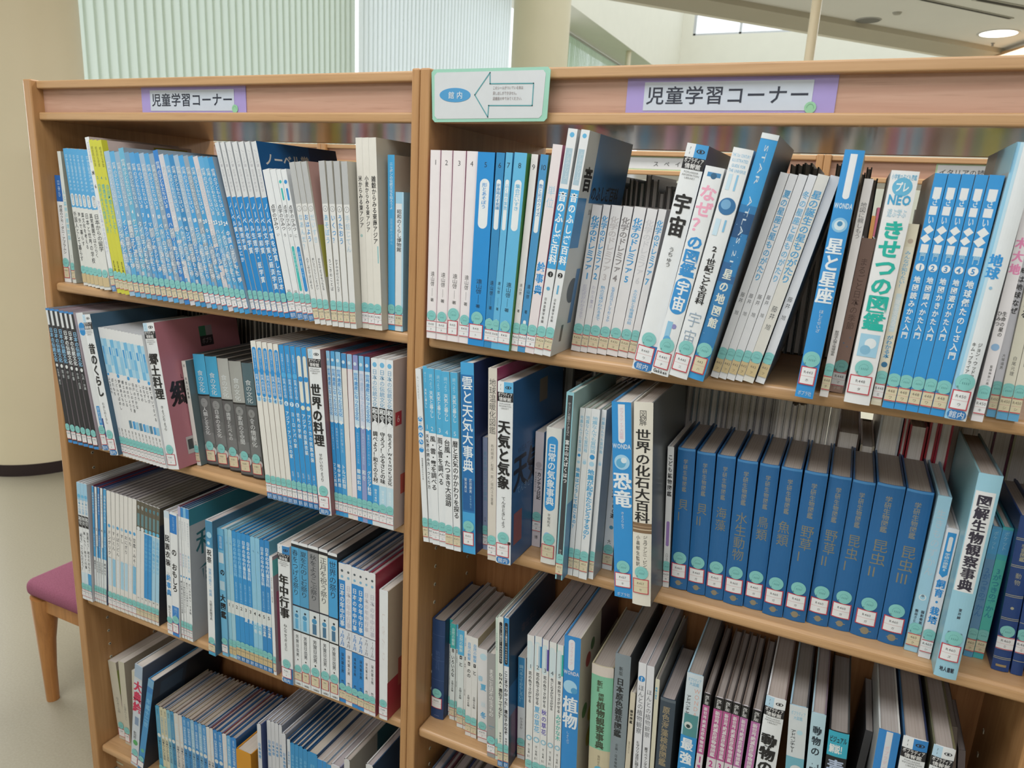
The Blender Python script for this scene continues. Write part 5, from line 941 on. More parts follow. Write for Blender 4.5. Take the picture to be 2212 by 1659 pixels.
it = [
 (304, 340, 675, dict(te=553, label='thick green and cream plant-observation dictionary with olive characters, third right shelf', base='#cbc0a0', hard=True, right='#9c8c70', pages='#6f6152', els=[Rc(.40, .93, '#7cc0a0'), Rc(.93, 1, '#d8cdc4'), V('新訂', .90, .815, '#3f4a34', .42, .28, .02), V('図解', .81, .755, '#3f4a34', .5, .26, .02), V('植物観察事典', .752, .407, '#3a4634', .5, .40, .035), V('岡村はた', .36, .28, '#6c6450', .5, .12), D(.25, '#5cb0d0', .2, .5)], lab='y', bulge=.09, y=-.01)),
 (505, 566, 578, dict(te=718, label='tall slate-grey Japanese weeds picture guide with black title, third right shelf', base='#7f8c94', hard=True, right='#24282a', pages='#72685a', els=[V('新版', .93, .875, '#22262a', .42, .26, .01), V('日本原色雑草図鑑', .86, .49, '#1f2226', .42, .5, .035), V('企画・日本植物調節剤', .45, .22, '#22262a', .42, .2)], lab='w', bulge=.05, y=-.014)),
 (636, 690, 938, dict(te=757, label='cream weeds field guide, small, third right shelf', base='#d2c9b4', els=[V('雑草図鑑', .87, .66, '#22201c', .5, .6, .04), V('雑草の見分け方', .62, .42, '#55503f', .5, .3)], lab='w', hard=True, right='#9c9484', d=.14, brk=1)),
 (728, 788, 660, dict(te=864, brk=1, label='left of two white plant-observation books, blue question disc at head, third right shelf', base='#e2e4ea', pages='#8f8588', els=[D(.905, '#2f86cc', .42), T('?', .905, '#e4eef4', .3, .010, .5, .02), V('ほんとの植物観察', .868, .565, '#4a4e56', .5, .75, -.002), V('ヒマワリは日に回らない', .52, .3, '#222', .5, .45, .02)], lab='w', hard=False)),
 (815, 868, 692, dict(te=938, label='right of two white plant-observation books without disc, third right shelf', base='#e0e2e8', pages='#8f8588', right='#8c9094', els=[V('ほんとの植物観察', .86, .56, '#4a4e56', .5, .75, -.002), V('庭でベランダで食卓で', .50, .3, '#222', .5, .45, .02)], lab='w')),
 (877, 934, 815, dict(te=988, label='cream plant-exploration book with blue heading, third right shelf', base='#d6d2bc', right='#6c6c68', pages='#6c655e', els=[V('植物の探究', .95, .80, '#3fa0cc', .35, .5, .03), Rc(.15, .25, '#2f80b4')], lab='w', hard=True, brk=1)),
 (935, 990, 990, dict(te=1142, label='thick dark slate seaweed guide with gold characters in plastic jacket, third right shelf', base='#33414f', hard=True, right='#2a2d30', pages='#7f7270', els=[Rc(.98, 1, '#55616c'), V('原色海藻検索図鑑', .945, .50, '#94866a', .45, .5, .02)], lab='w', bulge=.06, d=.15)),
 (1150, 1245, 755, dict(te=1407, brk=1, label='pale blue adventure reference book with animal photo and large white title, third right shelf', base='#a9cfe4', hard=True, right='#3a3c40', pages='#5f564c', els=[Rc(.70, 1, '#cfdce4'), T('ポプラディア', .965, '#5cacd8', .8, .007), T('大図鑑', .942, '#5cacd8', .6, .006), V('WONDA', .925, .755, '#e4b0a4', .72, .36, .0), V('アドベンチャー', .875, .745, '#22262c', .25, .32, .02), Rc(.637, .767, '#4a8c90', .1, .95), D(.70, '#cfd8d4', .25, .4), D(.695, '#1f3436', .13, .4), Rc(0, .637, '#2a8cd0'), V('最強の生き物', .63, .05, '#e6eef4', .45, .75, .04)], lab='w', bulge=.04)),
]
run('C', f2, None, it, (1300, 1430), y0=-0.015)
it = []
for i in range(6):
    it.append(([100, 210, 322, 424, 527, 638][i], [208, 300, 422, 527, 634, 735][i], [838, 873, 908, 942, 978, 1015][i], dict(brk=(i == 0), te=[296, 403, 515, 616, 722, 838][i], label='magenta animal-museum volume with black head cap numbered %d, third right shelf' % (i + 1), base='#dcd4da', hard=True, right='#4a4442', pages='#6c6058', back='#7a6c64',
      els=[Rc(.925, 1, '#18181a'), V('改訂版', .988, .930, '#dfdfe0', .5, .6, .01), Rc(.61, .925, '#b4508c' if i < 4 else '#b468a4', .0, .98), V('新世界絶滅危機動物図鑑', .915, .62, '#e2dce0', .5, .55, .03), T(str(i + 1), .575, '#c0388c', .5, .014, .5, .03), V('哺乳類', .54, .42, '#c0388c', .5, .5, .03)], lab='w')))
it.append((765, 885, 872, dict(te=1112, brk=1, label='thick white animal reference book with heavy black title, third right shelf', hard=True, right='#6c5a58', pages='#8f8076', els=pop('動物のふしぎ', 'どうぶつ', '', '', '#e9edf0', True), lab='w', bulge=.06, y=-.018)))
it.append((1090, 1140, 968, dict(te=1347, brk=1, label='pale adventure reference book with white animal photo, right of the animal reference book', base='#a9cfe4', hard=True, right='#3a3c40', pages='#4a443c', els=[Rc(.65, 1, '#d4dce0'), T('ポプラディア', .96, '#7cc0e0', .8, .007), T('大図鑑', .935, '#7cc0e0', .5, .006), V('アドベンチャー', .87, .745, '#22262c', .3, .32, .02), D(.86, '#b4dcec', .16, .65), Rc(.58, .72, '#6cb0c4'), D(.65, '#d4dcdc', .35, .6), Rc(.45, .58, '#b4ccd4'), Rc(0, .45, '#2a8cd0')], lab='w', bulge=.04)))
it.append((1305, 1365, 1050, dict(te=1545, label='pale blue animal-tracks book with black title on white, third right shelf', base='#b4d4e2', hard=True, right='#7c6c78', pages='#8a7f7c', els=[V('動物の「跡」図鑑', .936, .42, '#22303c', .5, .64, .03)], lab='w', bulge=.05)))
it.append((1520, 1568, 1245, dict(te=1800, brk=1, label='black poison book with turquoise head panel and white lettering, third right shelf', base='#16181c', hard=True, right='#3c4040', pages='#4c443c', els=[Rc(.856, 1, '#2fa8c4'), T('ビジュアル', .955, '#14242c', .85, .010, .5, .03), T('解説！', .90, '#e6eaea', .8, .014, .5, .04), V('毒生物図鑑', .84, .38, '#b4c4e0', .5, .85, .03)], lab='w', bulge=.05)))
run('C', f3, None, it, (1745, 1810), y0=-0.015)
it = [
 (160, 270, 1205, dict(te=395, y=.035, label='dark grey small book set back left of the bright blue volume, third right shelf', base='#3a3a3e', right='#2a2a2c', els=[], pages='#3f3a3a', d=.13)),
 (395, 472, 1212, dict(te=772, label='bright blue thick volume with white stripe near the right end, third right shelf', base='#2a80cc', hard=True, right='#dcdcd8', left='#cfd4d4', pages='#84807e', els=[Rc(.02, 1, '#d9dce2', .36, .66), V('ポプラディア', .93, .6, '#e0b4c0', .5, .22)], lab='w', bulge=.05, brk=1)),
 (728, 792, 1300, dict(te=1088, brk=1, label='white reference book with blue right half at head, near right end, third right shelf', hard=True, right='#1f2a4c', left='#2f5a84', pages='#84766c', els=pop('動物', 'どうぶつ', '', '', '#2a80cc'), lab='w', bulge=.06)),
 (1050, 1108, 1390, dict(te=1396, label='white reference book with pale blue left half at head, rightmost large one, third right shelf', hard=True, right='#6c6848', left='#6c6c54', pages='#7c7068', els=pop('鳥類', 'ちょうるい', '', '', '#e2e4e6', True), lab='w', bulge=.06)),
]
run('C', f4, None, it, (1800, 1402), y0=-0.02)
place(1.756, .07, SHELF_Z['C'], math.radians(-8), .0078, .268, dict(label='left of two leaning dim books near the right panel, third right shelf', base='#6f625c', pages='#5c504a', els=[], d=.12), None, .2)
place(1.766, .07, SHELF_Z['C'], math.radians(-8), .0085, .236, dict(label='right of two leaning dim books near the right panel, third right shelf', base='#6c6264', pages='#5c5254', els=[], d=.12), None, .2)
# ===== bottom shelf, right bookcase: only the heads of the first books show under the shelf above
LAST = None
x = 0.94
cs = ['#5a6f8c', '#6c3a48', '#8c8880', '#3a4a84', '#7f7a76', '#5c5450', '#74706c', '#46607c']
for i in range(8):
    w = [.016, .011, .019, .014, .012, .02, .015, .013][i]
    place(x, .012 + .004 * (i % 3), SHELF_Z['D'], 0.0, w, .295 - .006 * (i % 4), dict(label='%s of eight books showing only their heads on the bottom right shelf' % ORD[i], base=cs[i], hard=True, pages=['#8c8488', '#7a7276'][i % 2], els=[]), 'books on the bottom right shelf', .2)
    x += w + .0012

# ------------------------------------------------------------------ the two bookcases
DEPTH = 0.42; BACK_Y = 0.206
def bookcase(label, xl, xli, xri, xr, nx=0.0, sockets=None, yoff=0.0, low=True, name='bookcase', lip_back=True):
    """side panels xl..xli and xri..xr, boards between; front at y = yoff"""
    r = empty(name, ((xl + xr) / 2, yoff, 0)); tag(r, label, 'bookcase')
    ox, oy = (xl + xr) / 2, yoff
    def bd(nm, m, x0, x1, y0, y1, z0, z1, bv=0.0028, sg=3):
        q = MB(); q.box(x0 - ox, x1 - ox, y0 - oy, y1 - oy, z0, z1, m); o = q.build(nm, r)
        if bv: bevel(o, bv, sg)
        return o
    y0, y1 = yoff, yoff + DEPTH
    bd('side_panel', WOOD_Z, xl, xli, y0 - 0.011, y1 + .011, 0, 1.586)
    bd('side_panel', WOOD_Z, xri, xr, y0 - 0.011, y1 + .011, 0, 1.586)
    bd('top_board', WOOD_X, xli, xri, y0, y1, 1.570, 1.5845, 0.0025)
    bd('header_panel', WOOD_P, xli, xri, y0 + .013, y0 + .028, 1.5272, 1.5705, 0)
    bd('header_panel', WOOD_P, xli, xri, y1 - .028, y1 - .013, 1.5272, 1.5705, 0)
    bd('header_shelf', WOOD_G, xli, xri, y0 + .0135, y1 - .0135, 1.5135, 1.527, 0)
    bd('header_lip', WOOD_X, xli, xri, y0 - .0005, y0 + .0135, 1.5130, 1.5275, 0.0028)
    bd('header_lip', WOOD_X, xli, xri, y1 - .0135, y1 + .0005, 1.5130, 1.5275, 0.0028)
    for k in ('A', 'B', 'C', 'D'):
        z = SHELF_Z[k]
        bd('shelf', WOOD_X, xli + .0005, xri - .0005, y0 - .001, y1 + .001, z - 0.0185, z, 0.006, 4)
    if low:
        bd('back_panel', WOOD_B, xli, xri, y0 + BACK_Y, y0 + BACK_Y + .008, SHELF_Z['D'] + .001, SHELF_Z['C'] - .019, 0)
        bd('back_panel', WOOD_B, xli, xri, y0 + BACK_Y, y0 + BACK_Y + .008, SHELF_Z['C'] + .001, SHELF_Z['B'] - .019, 0)
    bd('plinth', WOOD_X, xli, xri, y0 + .035, y1 - .035, 0, SHELF_Z['D'] - .019, 0)
    if sockets:
        sx, nrm, zs_ = sockets
        for yy in (0.045, 0.165):
            for z in zs_:
                q = MB(); m = mat('#b9b2a0', .25, .8, 'metal'); md = mat('#15100c', .6, .2, 'metal')
                n = 10
                ring = [(0.0035 * math.cos(2 * math.pi * i / n), 0.0035 * math.sin(2 * math.pi * i / n)) for i in range(n)]
                v = [(nrm * .0008, a, b) for a, b in ring] + [(nrm * .0012, a * .45, b * .45) for a, b in ring] + [(0, a, b) for a, b in ring]
                q.add(v, [(i, (i + 1) % n, n + (i + 1) % n, n + i) for i in range(n)] + [(2 * n + i, 2 * n + (i + 1) % n, (i + 1) % n, i) for i in range(n)], m)
                q.add([(nrm * .0009, a * .5, b * .5) for a, b in ring], [tuple(range(n))], md)
                q.build('pin_socket', r, (sx - ox, y0 + yy - oy, z))
    return r
XL, XLI, XRI, XS, XRL, XRR0, XRR = 0.018, 0.0405, 0.8935, 0.9072, 0.9245, 1.7785, 1.797
zsock = [.20, .235, .27, .305, .34, .375, .41, .435, .54, .575, .61, .645, .68, .715, .75, .785, .82]
bookcase('beech double-sided bookcase at left with the smaller purple sign', XL, XLI, XRI, XS - .0003, sockets=(XLI, 1, zsock + [.93, .965]))
bookcase('beech double-sided bookcase at right with the larger purple sign', XS + .0003, XRL, XRR0, XRR, sockets=(XRL, 1, zsock))
# sockets in the right bookcase's own right panel
for o in [x for x in COL.objects if x.name.startswith('bookcase') and x.type == 'EMPTY' and x.location.x > 1]:
    for yy in (0.045, 0.165):
        for z in (.58, .62, .66, .70):
            q = MB(); q.box(-.001, 0, -.003, .003, -.003, .003, mat('#b9b2a0', .25, .8, 'metal'))
            q.build('pin_socket', o, (XRR0 - o.location.x, yy, z))

# ------------------------------------------------------------------ signs on the header
def flat(name, pts, y, m, parent=None, th=0.0006):
    """plate with the outline pts (x,z) facing -y, a real thickness behind it"""
    q = MB(); n = len(pts)
    v = [(a, y, b) for a, b in pts] + [(a, y + th, b) for a, b in pts]
    q.add(v, [tuple(range(n)), tuple(range(n, 2 * n))[::-1]] + [(i, n + i, n + (i + 1) % n, (i + 1) % n) for i in range(n)], m)
    return q.build(name, parent)
def lettering(name, txt, x0, x1, zc, hh, y, c, parent, bold=0.0, gap=None):
    q = MB(); m = mat(c, .35)
    tot = sum(glyph(ch, bold)[2] for ch in txt); s = (x1 - x0) / tot; x = x0
    for ch in txt:
        a, fs, adv = glyph(ch, bold)
        if len(a):
            gw = min(s, hh * 1.05); off = (s * adv - gw * adv) / 2
            q.add([(x + off + gw * u, y, zc - hh / 2 + hh * (v + .12)) for u, v in a], fs, m)
        x += adv * s
    return q.build(name, parent)
def circle(cx, cz, rx, rz, n=28): return [(cx + rx * math.cos(2 * math.pi * i / n), cz + rz * math.sin(2 * math.pi * i / n)) for i in range(n)]
def corner_sign(label, pl, pr, iv, txt_px, dot):
    """purple board standing on the header lip; pixel pairs give its left and right edges"""
    Y = 0.0115
    A, B = ony(*pl[0], Y), ony(*pl[1], Y); Cc, Dd = ony(*pr[0], Y), ony(*pr[1], Y)
    x0, x1 = (A[0] + B[0]) / 2, (Cc[0] + Dd[0]) / 2
    z0, z1 = 1.5276, 1.5700
    r = empty('header_sign', ((x0 + x1) / 2, 0, z0)); tag(r, label, 'sign', 'purple corner signs')
    def loc(o): o.location = (-(x0 + x1) / 2, 0, -z0); return o
    loc(flat('board', [(x0, z0), (x1, z0), (x1, z1), (x0, z1)], Y, mat('#a493d2', .5), r, .0014))
    a, b = [ony(*p, Y) for p in iv]
    zi0, zi1 = z0 + .0035, z1 - .0048
    loc(flat('paper_strip', [(a[0], zi0), (b[0], zi0), (b[0], zi1), (a[0], zi1)], Y - .0005, mat('#c9d3e2', .18, .7), r, .0004))
    ta, tb = [ony(*p, Y)[0] for p in txt_px]
    loc(lettering('lettering', '児童学習コーナー', ta, tb, (zi0 + zi1) / 2 + .001, .0225, Y - .0008, '#1c2234', r, .010))
    c = ony(*dot, Y)
    loc(flat('round_sticker', circle(c[0], z0 + .0068, .0066, .0066), Y - .0010, mat('#8fc9a0', .5), r, .0003))
    q = MB(); m = mat('#5c9a74', .5)
    for i in range(12):
        t = math.pi * i / 12; t2 = math.pi * (i + .7) / 12
        q.add([(c[0] + .0042 * k * math.cos(w), Y - .0014, z0 + .0058 + .0052 * k * math.sin(w)) for w, k in ((t, 1), (t2, 1), (t2, .9), (t, .9))], [(0, 1, 2, 3)], m)
    loc(q.build('sticker_print', r))
corner_sign('small purple sign with dark characters on the left bookcase header', [(304, 186), (308, 241)], [(530, 179), (532, 241)], [(325, 215), (506, 215)], [(328, 215), (504, 215)], (508, 228))
corner_sign('large purple sign with dark characters on the right bookcase header', [(1357, 158), (1352, 240)], [(1814, 151), (1803, 241)], [(1392, 200), (1756, 200)], [(1396, 200), (1752, 200)], (1751, 226))
def arrow_sign():
    Y = -0.010
    c = [ony(u, v, Y) for u, v in ((932, 150), (1190, 144), (1181, 262), (934, 264))]
    pts = [(p[0], p[2]) for p in c]
    cx = sum(p[0] for p in pts) / 4; cz = sum(p[1] for p in pts) / 4
    r = empty('notice_card', (cx, Y, cz)); tag(r, 'mint-bordered laminated notice card with outlined left arrow and blue oval', 'sign')
    def uv(u, v): p = ony(u, v, Y); return (p[0], p[2])
    def L(o): o.location = (-cx, -Y, -cz); return o
    def rnd(q, k=.004):
        o = []
        for i, p in enumerate(q):
            a = q[i - 1]; b = q[(i + 1) % len(q)]
            for d, t in ((a, 1), (b, 0)):
                l = math.hypot(d[0] - p[0], d[1] - p[1]); o.append((p[0] + (d[0] - p[0]) * k / l, p[1] + (d[1] - p[1]) * k / l))
        return o
    q = [pts[3], pts[2], pts[1], pts[0]]
    L(flat('card', rnd(q), Y, mat('#97d0ba', .25, .6), r, .0012))
    inner = [uv(939, 257), uv(1170, 255), uv(1180, 151), uv(939, 157)]
    L(flat('paper', rnd(inner), Y - .0004, mat('#d3d8dc', .22, .6), r, .0003))
    ov = [uv(983.5 + 33.5 * math.cos(t), 205.5 - 15.5 * math.sin(t)) for t in [2 * math.pi * i / 32 for i in range(32)]]
    L(flat('oval', ov, Y - .0007, mat('#4596cc', .3), r, .0002))
    a, b = uv(969, 206), uv(1000, 206)
    L(lettering('oval_lettering', '館 内', a[0], b[0], a[1], .010, Y - .001, '#e6eef2', r, .004))
    ar = [uv(*p) for p in ((1026, 205), (1059, 157), (1059, 181), (1153, 180), (1150, 228), (1056, 228), (1054, 253))]
    w = MB(); m = mat('#4f9ca4', .3); t = .0007
    for i in range(len(ar)):
        p, n_ = Vector(ar[i]), Vector(ar[(i + 1) % len(ar)]); d = (n_ - p).normalized() * t; s = Vector((-d.y, d.x))
        w.add([(k.x, Y - .0008, k.y) for k in (p - d - s, n_ + d - s, n_ + d + s, p - d + s)], [(0, 1, 2, 3)], m)
    L(w.build('arrow_outline', r))
    for k, t in enumerate(['このシールがついている本は', '貸し出しができません。', '図書館の中でみてください。']):
        a, b = uv(1065, 190 + 11.5 * k), uv(1134 - (14 if k == 1 else 3), 190 + 11.5 * k)
        L(lettering('printed_text', t, a[0], b[0], a[1], .0048, Y - .001, '#8a7a78', r))
arrow_sign()

# ------------------------------------------------------------------ books of the far side of the two bookcases, backs to us
rnd = random.Random(11)
STUFF = MB()
def back_run(x, x1, shelf, hs, ws, cols, label, group, y=0.225, gapp=0.0):
    z = SHELF_Z[shelf]
    while x < x1:
        w = rnd.uniform(*ws); h = rnd.uniform(*hs)
        if x + w > x1 - .004: w = x1 - x
        if w < .003: break
        if rnd.random() >= gapp:
            c = rnd.choice(cols); lb = label
            mm = mat(c, .4); bt = .0018
            d = min(DEPTH - (y) - .004, h * .72)
            if label is None: m, p, bx, by, bz = STUFF, STUFF, x + w / 2, y, z + .0003
            else: m, p, bx, by, bz = MB(), MB(), 0, 0, 0
            if w > .01: bt = .0026
            m.box(bx - w / 2, bx - w / 2 + bt, by, by + d, bz, bz + h, mm); m.box(bx + w / 2 - bt, bx + w / 2, by, by + d, bz, bz + h, mm); m.box(bx - w / 2 + bt, bx + w / 2 - bt, by + d - bt, by + d, bz, bz + h, mm)
            p.box(bx - w / 2 + bt, bx + w / 2 - bt, by + .003, by + d - bt - .0003, bz + .0025, bz + h - .0025, paper(rnd.choice(['#f4f0ec', '#e9e4e0', '#fbf8f4'])))
            if label is not None:
                rt = empty('book', (x + w / 2, y, z + .0003)); m.build('cover', rt); p.build('page_block', rt); tag(rt, lb, 'book', group)
        x += w + .0006
pale = ['#c9c6c4', '#b9b4b4', '#d4d0cc', '#a9a4a8', '#8c9aa4', '#c4bcae']
back_run(1.29, 1.435, 'B', (.262, .285), (.006, .013), pale, None, None)
back_run(1.4355, 1.5215, 'B', (.262, .285), (.006, .013), pale, None, None, y=.175)
LR = [(1.522, .03, .235, '#4a3a34'), (1.555, .018, .22, '#b9ae98'), (1.575, .028, .29, '#c9ccd4'), (1.605, .006, .27, '#a8202c'), (1.613, .022, .26, '#a8202c')]
for x, w, h, c in LR: back_run(x, x + w + .0005, 'B', (h, h + .001), (w - .001, w), [c], {'#4a3a34': 'dark brown book facing the other aisle behind the dark blue volumes', '#b9ae98': 'short cream book facing the other aisle behind the dark blue volumes', '#c9ccd4': 'thick white book facing the other aisle beside red-covered ones', '#a8202c': 'red-covered book facing the other aisle behind the dark blue volumes'}[c], {'#a8202c': 'red-covered books facing the other aisle'}.get(c), y=.175)
back_run(1.637, 1.6655, 'B', (.27, .29), (.011, .0155), ['#a8202c', '#b02038'], 'thick red-covered book facing the other aisle, behind the insect volumes', 'thick red-covered books facing the other aisle', y=.175)
back_run(1.666, 1.70, 'B', (.27, .29), (.014, .018), ['#c9bcae'], 'cream book facing the other aisle, behind the turquoise dictionary', 'cream books facing the other aisle')
back_run(1.70, 1.772, 'B', (.27, .29), (.02, .028), ['#d0cac4', '#c9c9a8', '#6c3048', '#3a7a8c'], 'thick pale book facing the other aisle at the right end of the second shelf', 'pale books at the right end facing the other aisle')
back_run(.93, 1.28, 'B', (.20, .28), (.008, .02), ['#55504c', '#6c6460', '#4a4c54'], None, None)
back_run(.045, .88, 'B', (.262, .29), (.008, .016), ['#4a4a4e', '#5c5a5c', '#6c6868'], None, None)
back_run(.045, .30, 'A', (.215, .235), (.008, .014), ['#5c3a40', '#6c5a54', '#4a4048'], None, None)
back_run(1.12, 1.29, 'A', (.235, .262), (.006, .012), ['#5c5a58', '#6a6462', '#3f4a44', '#7a7470'], None, None, y=.24)
back_run(1.40, 1.52, 'A', (.26, .29), (.006, .012), ['#3a3836', '#2f3438', '#5c5a58'], None, None, y=.24)

# ------------------------------------------------------------------ the bookcases of the next aisle, seen through the top shelf
FY = 1.40
xu = ony(697, 322, FY)[0]
for x0, lab in ((xu - 1.80, 'bookcase of the next aisle, leftmost glimpsed through the top shelf'), (xu - .90, 'bookcase of the next aisle, glimpsed left of its upright through the top left shelf'), (xu, 'bookcase of the next aisle, glimpsed right of the upright through the top left shelf'), (xu + .90, 'bookcase of the next aisle with a green-edged sign behind the star books'), (xu + 1.80, 'bookcase of the next aisle behind the right end of the top right shelf')):
    bookcase(lab, x0 + .0003, x0 + .02, x0 + .88, x0 + .8997, yoff=FY, low=False)
far_cols = ['#c9c4bc', '#b45a74', '#d49cb4', '#3f8cb4', '#8cc4dc', '#5c7a4c', '#b4b04a', '#6c4a3c', '#e0dcd4', '#44506c', '#9c3a3c', '#c48a4a', '#7f9cb4', '#2f3a44', '#a9a4a4', '#5c94ac']
def far_row(z, hmin, hmax):
    x = xu - 1.2
    while x < xu + 2.55:
        w = rnd.uniform(.012, .03)
        k = (x - xu) % .9
        if k < .022 or k + w > .876: x += .012; continue
        h = rnd.uniform(hmin, hmax); c = rnd.choice(far_cols)
        m = STUFF; bt = .0018; d = .17; bx, by, bz = x + w / 2, FY + .012, z + .0003
        m.box(bx - w / 2, bx + w / 2, by, by + bt, bz, bz + h, mat(c, .4)); m.box(bx - w / 2, bx - w / 2 + bt, by + bt, by + d, bz, bz + h, mat(c, .4)); m.box(bx + w / 2 - bt, bx + w / 2, by + bt, by + d, bz, bz + h, mat(c, .4))
        m.box(bx - w / 2 + bt, bx + w / 2 - bt, by + bt + .0002, by + d - .003, bz + .002, bz + h - .003, paper())
        x += w + .0007
far_row(SHELF_Z['A'], .19, .27)
tag(STUFF.build('books'), 'dim books facing away or standing on the next aisle, glimpsed behind the front rows', 'books', None, 'stuff')
def far_sign(label, u0, u1, v0, v1, txt, fu, x_off=0.0):
    Y = FY + .0115
    a, b = ony(u0, v0, Y), ony(u1, v1, Y)
    x0, x1 = a[0], b[0]; z0, z1 = 1.5277, 1.5695
    r = empty('header_sign', ((x0 + x1) / 2, FY, z0)); tag(r, label, 'sign')
    def L(o): o.location = (-(x0 + x1) / 2, -FY, -z0); return o
    L(flat('board', [(x0, z0), (x1, z0), (x1, z1), (x0, z1)], Y, mat('#b9dcae', .5), r, .0012))
    L(flat('paper_strip', [(x0 + .004, z0 + .004), (x1 - .004, z0 + .004), (x1 - .004, z1 - .003), (x0 + .004, z1 - .003)], Y - .0005, mat('#e0e6ea', .4), r, .0004))
    q = lettering('lettering', txt, ony(fu[0], 360, Y)[0], ony(fu[1], 360, Y)[0], 1.5475, .017, Y - .0009, '#33363c', r, .006); L(q)
far_sign('green-edged white sign on the next aisle, seen behind the tall white book', 1352, 1640, 340, 340, 'スペインの読みもの', (1405, 1625))
far_sign('green-edged white sign on the next aisle, seen above the blue map primers', 2022, 2190, 362, 362, 'イタリアの読みもの', (2030, 2182))

a, b = ony(238, 1640, .0345), ony(266, 1651, .0345)
pr = empty('paper_label', ((a[0] + b[0]) / 2, .0345, (a[2] + b[2]) / 2)); tag(pr, 'small pale paper label stuck on the plinth under the bottom left shelf', 'label')
o = flat('label_card', [(a[0], b[2]), (b[0], b[2]), (b[0], a[2]), (a[0], a[2])], .0342, mat('#cfc9a8', .6), pr, .0006); o.location = (-(a[0] + b[0]) / 2, -.0345, -(a[2] + b[2]) / 2)

# ------------------------------------------------------------------ the room
FLOOR_M = wood('floor_dummy', '#aaa595', '#b4af9f', 0, .5)
fm = bpy.data.materials.new('beige_floor_covering'); fm.use_nodes = True
nt = fm.node_tree; b_ = nt.nodes['Principled BSDF']; b_.inputs['Roughness'].default_value = .3; b_.inputs['Specular IOR Level'].default_value = .5
tc = nt.nodes.new('ShaderNodeTexCoord'); nz = nt.nodes.new('ShaderNodeTexNoise'); nz.inputs['Scale'].default_value = 180; nz.inputs['Detail'].default_value = 3
rp = nt.nodes.new('ShaderNodeValToRGB'); rp.color_ramp.elements[0].color = lin('#8b8573'); rp.color_ramp.elements[1].color = lin('#a09a88')
nt.links.new(tc.outputs['Object'], nz.inputs['Vector']); nt.links.new(nz.outputs['Fac'], rp.inputs[0]); nt.links.new(rp.outputs[0], b_.inputs['Base Color'])
bpy.data.materials.remove(FLOOR_M)
q = MB(); q.box(-6, 6, -5, 20, -.05, 0, fm); tag(q.build('floor'), kind='structure')

def plaster(name, h, rough=.8):
    m = bpy.data.materials.new(name); m.use_nodes = True; nt = m.node_tree; b = nt.nodes['Principled BSDF']
    b.inputs['Roughness'].default_value = rough; b.inputs['Specular IOR Level'].default_value = .2
    tc = nt.nodes.new('ShaderNodeTexCoord'); nz = nt.nodes.new('ShaderNodeTexNoise'); nz.inputs['Scale'].default_value = 4; nz.inputs['Detail'].default_value = 4
    mx = nt.nodes.new('ShaderNodeMix'); mx.data_type = 'RGBA'; c = lin(h)
    mx.inputs[6].default_value = (c[0] * .94, c[1] * .94, c[2] * .94, 1); mx.inputs[7].default_value = c
    nt.links.new(tc.outputs['Object'], nz.inputs['Vector']); nt.links.new(nz.outputs['Fac'], mx.inputs[0]); nt.links.new(mx.outputs[2], b.inputs['Base Color'])
    return m
CREAM = plaster('cream_column_paint', '#d9cfb4', .45); WALLP = plaster('pale_cream_wall', '#e9e6d8'); CEIL = plaster('grey_ceiling', '#dededa')
DARKB = plaster('dark_skirting', '#332a2a', .5); FASC = plaster('fascia_band', '#b4ae9e'); FASL = plaster('fascia_light', '#e0dccf')
def round_column(label, cx, cy, rad, h):
    r = empty('column', (cx, cy, 0)); tag(r, label, 'column')
    n = 64
    c = [(rad * math.cos(2 * math.pi * i / n), rad * math.sin(2 * math.pi * i / n)) for i in range(n)]
    q = MB(); q.prism_z(c, 0.0, h, CREAM, True); q.build('shaft', r)
    c2 = [(x * 1.012, y * 1.012) for x, y in c]
    q = MB(); q.prism_z(c2, 0.0, .058, DARKB, True); q.build('skirting', r)
round_column('cream round column with dark skirting at the left edge', -2.187, 1.308, .33, 4.5)
round_column('cream round column standing farther back by the blinds', -2.187, 7.48, .33, 4.56)

# vertical blinds along the window wall x = -4
def blinds(label, y0, y1, n, z0, z1, c, trans, ang):
    r = empty('vertical_blind', (-4.0, (y0 + y1) / 2, z0)); tag(r, label, 'blind', None)
    m = bpy.data.materials.new('blind_cloth_' + c.lstrip('#')); m.use_nodes = True; nt = m.node_tree
    b = nt.nodes['Principled BSDF']; b.inputs['Base Color'].default_value = lin(c); b.inputs['Roughness'].default_value = .7
    tr = nt.nodes.new('ShaderNodeBsdfTranslucent'); tr.inputs[0].default_value = lin(c)
    mx = nt.nodes.new('ShaderNodeMixShader'); mx.inputs[0].default_value = trans
    nt.links.new(b.outputs[0], mx.inputs[1]); nt.links.new(tr.outputs[0], mx.inputs[2]); nt.links.new(mx.outputs[0], nt.nodes['Material Output'].inputs[0])
    p = (y1 - y0) / n; w = p * 1.32; me = None
    for i in range(n):
        if me is None:
            q = MB(); v = []
            for k in range(7):
                s = -1 + 2 * k / 6; v += [(.0035 * (1 - s * s), s * w / 2, 0), (.0035 * (1 - s * s), s * w / 2, z1 - z0)]
            q.add(v, [(2 * k, 2 * k + 2, 2 * k + 3, 2 * k + 1) for k in range(6)], m, True)
            o = q.build('slat', r); me = o.data
        else:
            o = bpy.data.objects.new('slat', me); COL.objects.link(o); o.parent = r
        o.location = (0, y0 + p * (i + .5) - (y0 + y1) / 2, 0); o.rotation_euler = (0, 0, math.radians(ang + rnd.uniform(-1.5, 1.5)))
    q = MB(); q.box(-.02, .02, y0 - (y0 + y1) / 2, y1 - (y0 + y1) / 2, z1 - z0, z1 - z0 + .04, mat('#c4c4bc', .4)); q.build('head_rail', r)
